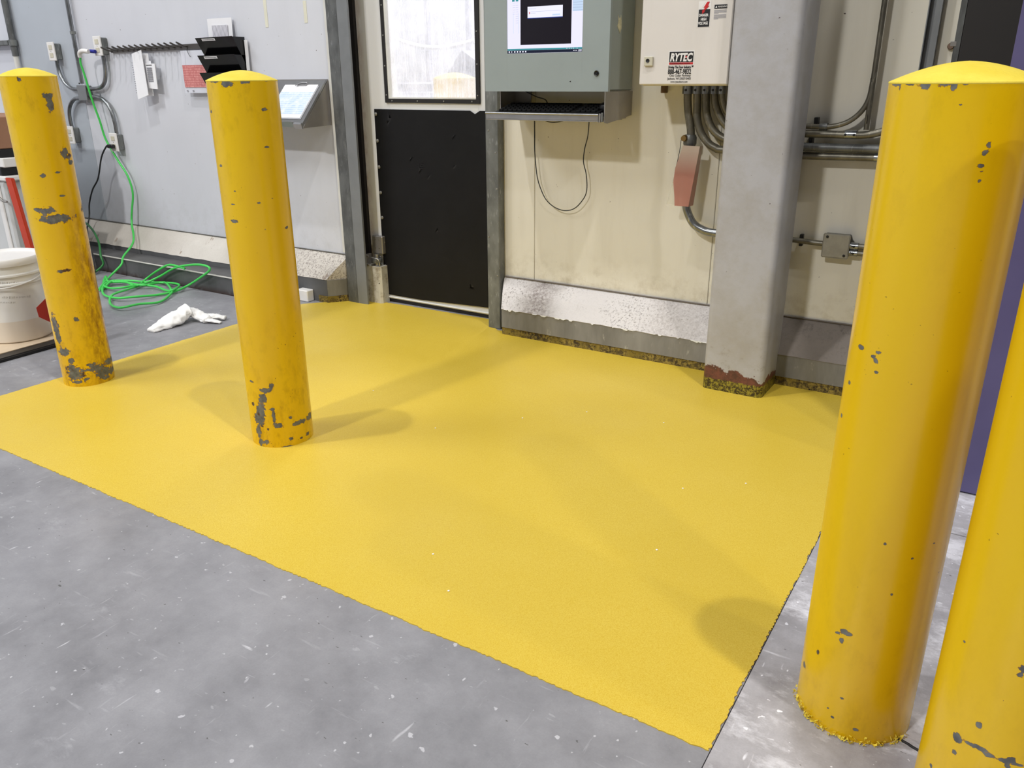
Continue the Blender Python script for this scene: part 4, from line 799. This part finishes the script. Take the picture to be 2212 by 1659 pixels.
# cords
e = tube('adapter_lead', [(-4.66, 2.93, 1.232), (-4.70, 2.925, 1.235)], .010, simple('blue_tape', L(28, 38, 150), .4), None, 10, 2)
ad = thing('plug_adapter', (-4.72, 2.92, 1.2), 'white plug adapter with blue band in the upper right outlet', 'adapter')
e.name = 'blue_band'; e.parent = ad; e.location = -ad.location
tube('adapter_body', [(-4.685, 2.905, 1.232), (-4.725, 2.895, 1.236), (-4.757, 2.895, 1.226), (-4.768, 2.90, 1.205)], .0125, M['white'], ad, 12, 4)
A = [(-4.391,2.69,0.073),(-4.396,2.617,0.01),(-4.248,2.472,0.01),(-4.175,2.407,0.01),(-4.202,2.451,0.01),(-4.249,2.522,0.01),(-4.232,2.596,0.01),(-4.131,2.644,0.01),(-4.049,2.69,0.011),(-3.96,2.67,0.01),(-3.827,2.603,0.01),(-3.772,2.566,0.01),(-3.675,2.424,0.01),(-3.686,2.312,0.01),(-3.715,2.234,0.01),(-3.802,2.243,0.01),(-3.916,2.301,0.01),(-3.979,2.362,0.01),(-4.033,2.492,0.01),(-4.081,2.61,0.01),(-4.04,2.69,0.046),(-3.884,2.69,0.101),(-3.718,2.69,0.141),(-3.617,2.69,0.149),(-3.594,2.69,0.135),(-3.654,2.69,0.085),(-3.784,2.69,0.023),(-3.788,2.603,0.01),(-3.813,2.507,0.01),(-3.84,2.39,0.01),(-3.915,2.334,0.01),(-4.092,2.374,0.01)]
B = [(-4.336,2.69,0.106),(-4.44,2.69,0.089),(-4.541,2.69,0.028),(-4.424,2.601,0.01),(-4.278,2.53,0.01),(-4.181,2.563,0.01),(-4.014,2.564,0.01),(-4.022,2.671,0.01),(-3.905,2.69,0.013),(-3.842,2.666,0.01),(-3.781,2.584,0.01),(-3.831,2.577,0.01),(-3.959,2.597,0.01),(-4.046,2.557,0.01),(-4.065,2.472,0.01),(-4.139,2.452,0.01),(-4.222,2.464,0.01),(-4.269,2.536,0.01),(-4.191,2.569,0.01),(-4.057,2.55,0.01),(-4.15,2.672,0.01),(-4.057,2.69,0.063),(-3.943,2.69,0.107),(-3.86,2.69,0.117),(-3.803,2.69,0.108)]
drop = [(-4.768, 2.90, 1.20), (-4.775, 2.90, 1.17), (-4.772, 2.91, 1.10), (-4.768, 2.925, .97), (-4.755, 2.94, .86), (-4.74, 2.95, .745), (-4.665, 2.955, .63), (-4.60, 2.96, .54), (-4.578, 2.96, .44), (-4.60, 2.95, .34), (-4.61, 2.94, .26), (-4.50, 2.86, .17), (-4.42, 2.73, .11)]
g_ = tube('extension_cord', drop+[tuple((p[0], p[1], p[2]+.004*((i*7) % 4))) for i, p in enumerate(A)]+[tuple((p[0], p[1], p[2]+.006+.003*((i*5) % 4))) for i, p in enumerate(B[3:])], .0062, M['cordgreen'], None, 8, 7)
prop(g_, 'bright green extension cord hanging down the wall and lying coiled on the floor', 'cord')
e = tube('green_hose', [(-5.02, 2.86, .245), (-4.93, 2.84, .245), (-4.80, 2.80, .215), (-4.68, 2.75, .165), (-4.60, 2.70, .10), (-4.58, 2.69, .05), (-4.60, 2.62, .007), (-4.52, 2.45, .007)], .0065, simple('dark_green_jacket', L(40, 120, 56), .4), None, 8, 6); prop(e, 'darker green cord arching beside the leftmost bollard over the curb', 'cord')
t = thing('power_cord', (-4.8, 2.93, .2), 'black power cord plugged into the lower right outlet', 'cord')
box('plug', -4.690, -4.640, 2.915, 2.9395, .700, .722, M['black'], t, .004)
tube('lead', [(-4.685, 2.927, .711), (-4.715, 2.93, .709), (-4.787, 2.93, .642), (-4.862, 2.93, .515), (-4.945, 2.93, .44), (-5.009, 2.93, .35), (-5.02, 2.92, .27), (-4.97, 2.86, .20), (-4.80, 2.75, .14), (-4.66, 2.69, .09), (-4.60, 2.65, .02), (-4.5, 2.5, .006)], .0048, M['cordblack'], t, 8, 6)

# ================================================================== FLOOR THINGS
bm = bmesh.new()                                             # crumpled white rag
def lump(path, rad, flat, seed, seg=26, n=9):
    Q = spline(path, n); rings = []
    for i, p in enumerate(Q):
        t_ = i/(len(Q)-1); tg = (Q[min(i+1, len(Q)-1)]-Q[max(i-1, 0)]); tg.z = 0; tg.normalize(); s_ = Vector((-tg.y, tg.x, 0)); rr = rad(t_); ring = []
        for kx in range(seg):
            a = 2*math.pi*kx/seg; w_ = 1+.30*mnoise.noise(Vector((t_*7, math.cos(a)*1.6+seed, math.sin(a)*1.6)))+.16*mnoise.noise(Vector((t_*17, math.cos(a)*4+seed, math.sin(a)*4)))
            q = p+s_*(rr*w_*math.cos(a))+Vector((0, 0, rr*flat*w_*math.sin(a))); q.z = max(q.z, .0015+.001*math.cos(a)); ring.append(bm.verts.new(q))
        rings.append(ring)
    for A_, B_ in zip(rings, rings[1:]):
        for kx in range(seg): bm.faces.new((A_[kx], A_[(kx+1) % seg], B_[(kx+1) % seg], B_[kx]))
    bm.faces.new(rings[0]); bm.faces.new(rings[-1][::-1])
lump([(-3.265, 2.085, .008), (-3.275, 2.14, .012), (-3.285, 2.20, .020), (-3.29, 2.26, .035), (-3.285, 2.30, .050)], lambda t_: .018+.034*math.sin(min(1, t_*1.15+.05)*math.pi*.55), .55, 1)
lump([(-3.285, 2.27, .044), (-3.270, 2.315, .040), (-3.225, 2.33, .022), (-3.17, 2.33, .012)], lambda t_: .040-.012*t_, .55, 5)
lump([(-3.215, 2.34, .018), (-3.18, 2.37, .020), (-3.135, 2.395, .010)], lambda t_: .026-.008*t_, .5, 9)
lump([(-3.20, 2.32, .012), (-3.15, 2.33, .012), (-3.105, 2.345, .006)], lambda t_: .024-.014*t_, .4, 13)
rg = finish('rag', bm, M['cloth'], None, True); prop(rg, 'crumpled white cloth rag lying on the grey floor between two bollards', 'rag')
# bucket
t = thing('bucket', (-3.665, 1.715, .022), 'white plastic bucket with lid on plywood behind the leftmost bollard', 'bucket')
k = NT('milky_bucket_plastic'); k.col(k.mix(k.ramp(k.xyz(2), .115, .118), L(222, 212, 198), L(230, 229, 226))); k.p.inputs['Roughness'].default_value = .3; k.p.inputs['Subsurface Weight'].default_value = .15; k.p.inputs['Subsurface Radius'].default_value = (.02, .02, .02)
BC = (-3.665, 1.715, .0215)
body = lathe('bucket_body', [(0, 0), (.124, 0), (.131, .006), (.1385, .235), (.139, .250), (.1475, .252), (.1475, .258), (.140, .262), (.1405, .285), (.148, .287), (.148, .294), (.1415, .298), (.142, .335), (0, .334)], BC, k.m, t, 56)
lathe('lid', [(0, .352), (.128, .352), (.133, .359), (.149, .360), (.1525, .355), (.1525, .338), (.150, .330), (.1435, .330), (.1435, .3355), (0, .3355)], BC, M['white'], t, 56)
tube('handle', [(BC[0]+.15*math.cos(a), BC[1]+.15*math.sin(a), .300-.035*math.sin((a-R(-140))/R(180)*math.pi)) for a in [R(-140+18*i) for i in range(11)]], .003, M['white'], body, 6, 3)
bm = bmesh.new(); rnd = random.Random(11)                   # faded marker scribbles
for z0, a0, n_, s_ in ((.268, -38, 6, .009), (.205, -38, 9, .009), (.185, -44, 5, .006)):
    for i in range(n_):
        a = R(a0+i*5.0); rr = .1420 if z0 > .25 else .1385
        for q in range(2):
            da = R((q-.3)*2.2); zt = s_*(.5+.7*rnd.random()); p = lambda aa, zz: bm.verts.new((BC[0]+rr*math.cos(aa), BC[1]+rr*math.sin(aa), BC[2]+zz))
            bm.faces.new((p(a+da, z0-zt/2-i*.0015), p(a+da+R(.45), z0-zt/2-i*.0015), p(a+da+R(1.3), z0+zt/2-i*.0015), p(a+da+R(.85), z0+zt/2-i*.0015)))
finish('marker_scribble', bm, simple('faded_marker', L(120, 112, 104), .6), body)
t = thing('plywood_board', (-3.9, 1.7, 0), 'beige plywood board with black rubber edge under the white bucket', 'board')
prism('plywood', [(-4.7, .9), (-3.455, .9), (-3.484, 1.86), (-4.7, 1.86)], 'z', 0, .021, simple('beige_plywood', L(206, 186, 160), .6, 0, .12, 8), t)
prism('rubber_edge', [(-3.4545, .9), (-3.395, .9), (-3.4245, 1.80), (-3.4835, 1.80)], 'z', 0, .018, M['black'], t, .002)
tube('edge_groove', [(-3.398, .9, .012), (-3.4135, 1.35, .012), (-3.426, 1.80, .012)], .004, M['gasket'], t, 6, 1)
# white wheeled bin with the goods on it
t = thing('wheeled_bin', (-4.95, 2.5, 0), 'grey-white bin with an orange-red corner post behind the bucket', 'bin')
gw = simple('grey_white_plastic', L(206, 208, 208), .4, 0, .12, 4)
box('bin_body', -5.6, -4.735, 2.312, 2.68, .10, .565, gw, t, .012); box('bin_rim', -5.62, -4.690, 2.30, 2.69, .568, .595, M['white'], t, .006)
for x in (-4.80, -5.5): boxes('rib', [(x-.02, x+.02, 2.302, 2.3118, .12, .56)], M['white'], t, .003)
prism('corner_post', [(-4.672, .590), (-4.608, .590), (-4.53, .005), (-4.594, .005)], 'y', 2.292, 2.310, simple('orange_red_paint', L(192, 58, 26), .4), t, .003)
tube('latch', [(-4.80, 2.285, .47), (-4.76, 2.28, .485), (-4.72, 2.28, .465), (-4.69, 2.285, .462)], .006, M['stain_d'], t, 8)
for x in (-5.5, -4.82):
    for y in (2.37, 2.62): lathe('wheel', [(0, -.015), (.045, -.015), (.05, 0), (.045, .015), (0, .015)], (x, y, .05), M['black'], t, 20, 'y')
def slab(nm, z0, z1, mt, lb, cat, x1=-4.68): e = box(nm, -5.55, x1, 2.305, 2.66, z0, z1, mt, None, .004); prop(e, lb, cat)
slab('black_tray', .596, .640, M['black'], 'lower black tray stacked on the grey-white bin', 'tray', -4.72)
slab('folded_liner', .641, .690, M['white'], 'white folded liner between the two black trays on the bin', 'liner', -4.68)
slab('black_tray', .691, .735, M['black'], 'upper black tray stacked on the grey-white bin', 'tray', -4.70)
slab('cardboard_box', .736, .90, simple('brown_cardboard', L(160, 118, 92), .7), 'brown cardboard box topmost on the bin at the left edge', 'box', -4.70)
RB = [(-3.390, 1.672, .196), (-3.368, 1.717, .238), (-3.330, 1.790, .190), (-3.325, 1.800, .001), (-3.342, 1.768, .001), (-3.372, 1.709, .127), (-3.389, 1.674, .157)]
e = mesh('dustpan', RB+[(x+.004, y-.002, z) for x, y, z in RB], [tuple(range(7)), tuple(range(13, 6, -1))]+[(i, (i+1) % 7, 7+(i+1) % 7, 7+i) for i in range(7)], simple('dark_red_plastic', L(160, 34, 34), .4), None)
prop(e, 'dark red plastic dustpan corner poking out left of the leftmost bollard near the bucket', 'dustpan')

# loose grit on the yellow floor
bm = bmesh.new(); rnd = random.Random(9)
for (x, y) in [(-1.9, 2.05), (-1.30, 2.12), (-.60, 1.60), (-1.05, 1.30), (-.88, 2.33), (-.52, 2.05), (-1.14, 2.28), (-.66, 1.93), (-.93, 1.20), (-1.5, 1.9)]:
    bm_lathe(bm, [(0, 0), (.0022, .0002), (.0028, .0014), (0, .0028)], (x, y, .0022), 6)
prop(finish('grit', bm, M['cloth']), 'pale specks of grit scattered over the yellow painted floor', 'grit', kind='stuff')

# ================================================================== BEYOND THE DOOR WINDOW
far = simple('pale_grey_enamel', L(196, 196, 206), .5, 0, .1)
t = thing('machine_cabinet', (-4.0, 5.6, 0), 'pale machine cabinet with rows of lights seen through the door window', 'machine')
box('cabinet_body', -4.75, -3.75, 5.4, 6.0, 0, 1.05, far, t, .01); pn = box('control_panel', -4.6, -3.95, 5.385, 5.3995, .70, .98, simple('pale_panel', L(214, 214, 224), .5), t, .003)
for i in range(6):
    for j in range(2): lathe('lamp', [(0, -.01), (.015, -.008), (.018, 0)], (-4.5+i*.09, 5.385, .80+j*.09), M['white'], pn, 10, 'y')
tube('scratch_glint_arc', [(-4.9, 5.38, 1.75), (-4.6, 5.36, 1.45), (-4.3, 5.36, 1.33), (-4.0, 5.36, 1.30), (-3.7, 5.36, 1.34)], .018, M['white'], t, 8)  # white arc added to stand for scratches and reflections on the window pane
mesh('tilted_tray', [(-4.05, 5.4, 1.06), (-3.85, 5.4, 1.28), (-3.65, 5.4, 1.16), (-3.80, 5.4, 1.0), (-4.05, 5.6, 1.06), (-3.85, 5.6, 1.28), (-3.65, 5.6, 1.16), (-3.80, 5.6, 1.0)], [(0,1,2,3),(7,6,5,4),(0,4,5,1),(1,5,6,2),(2,6,7,3),(3,7,4,0)], simple('grey_tray', L(150, 150, 160), .5), t)
t = thing('far_post', (-5.1, 6.5, 0), 'thin grey posts against the far wall beyond the door window', 'posts')
for i, x in enumerate((-5.35, -4.85, -4.3)): box('post', x-.02, x+.02, 6.9, 6.95, 0, 3.0, simple('grey_post', L(170, 170, 182), .5), t)
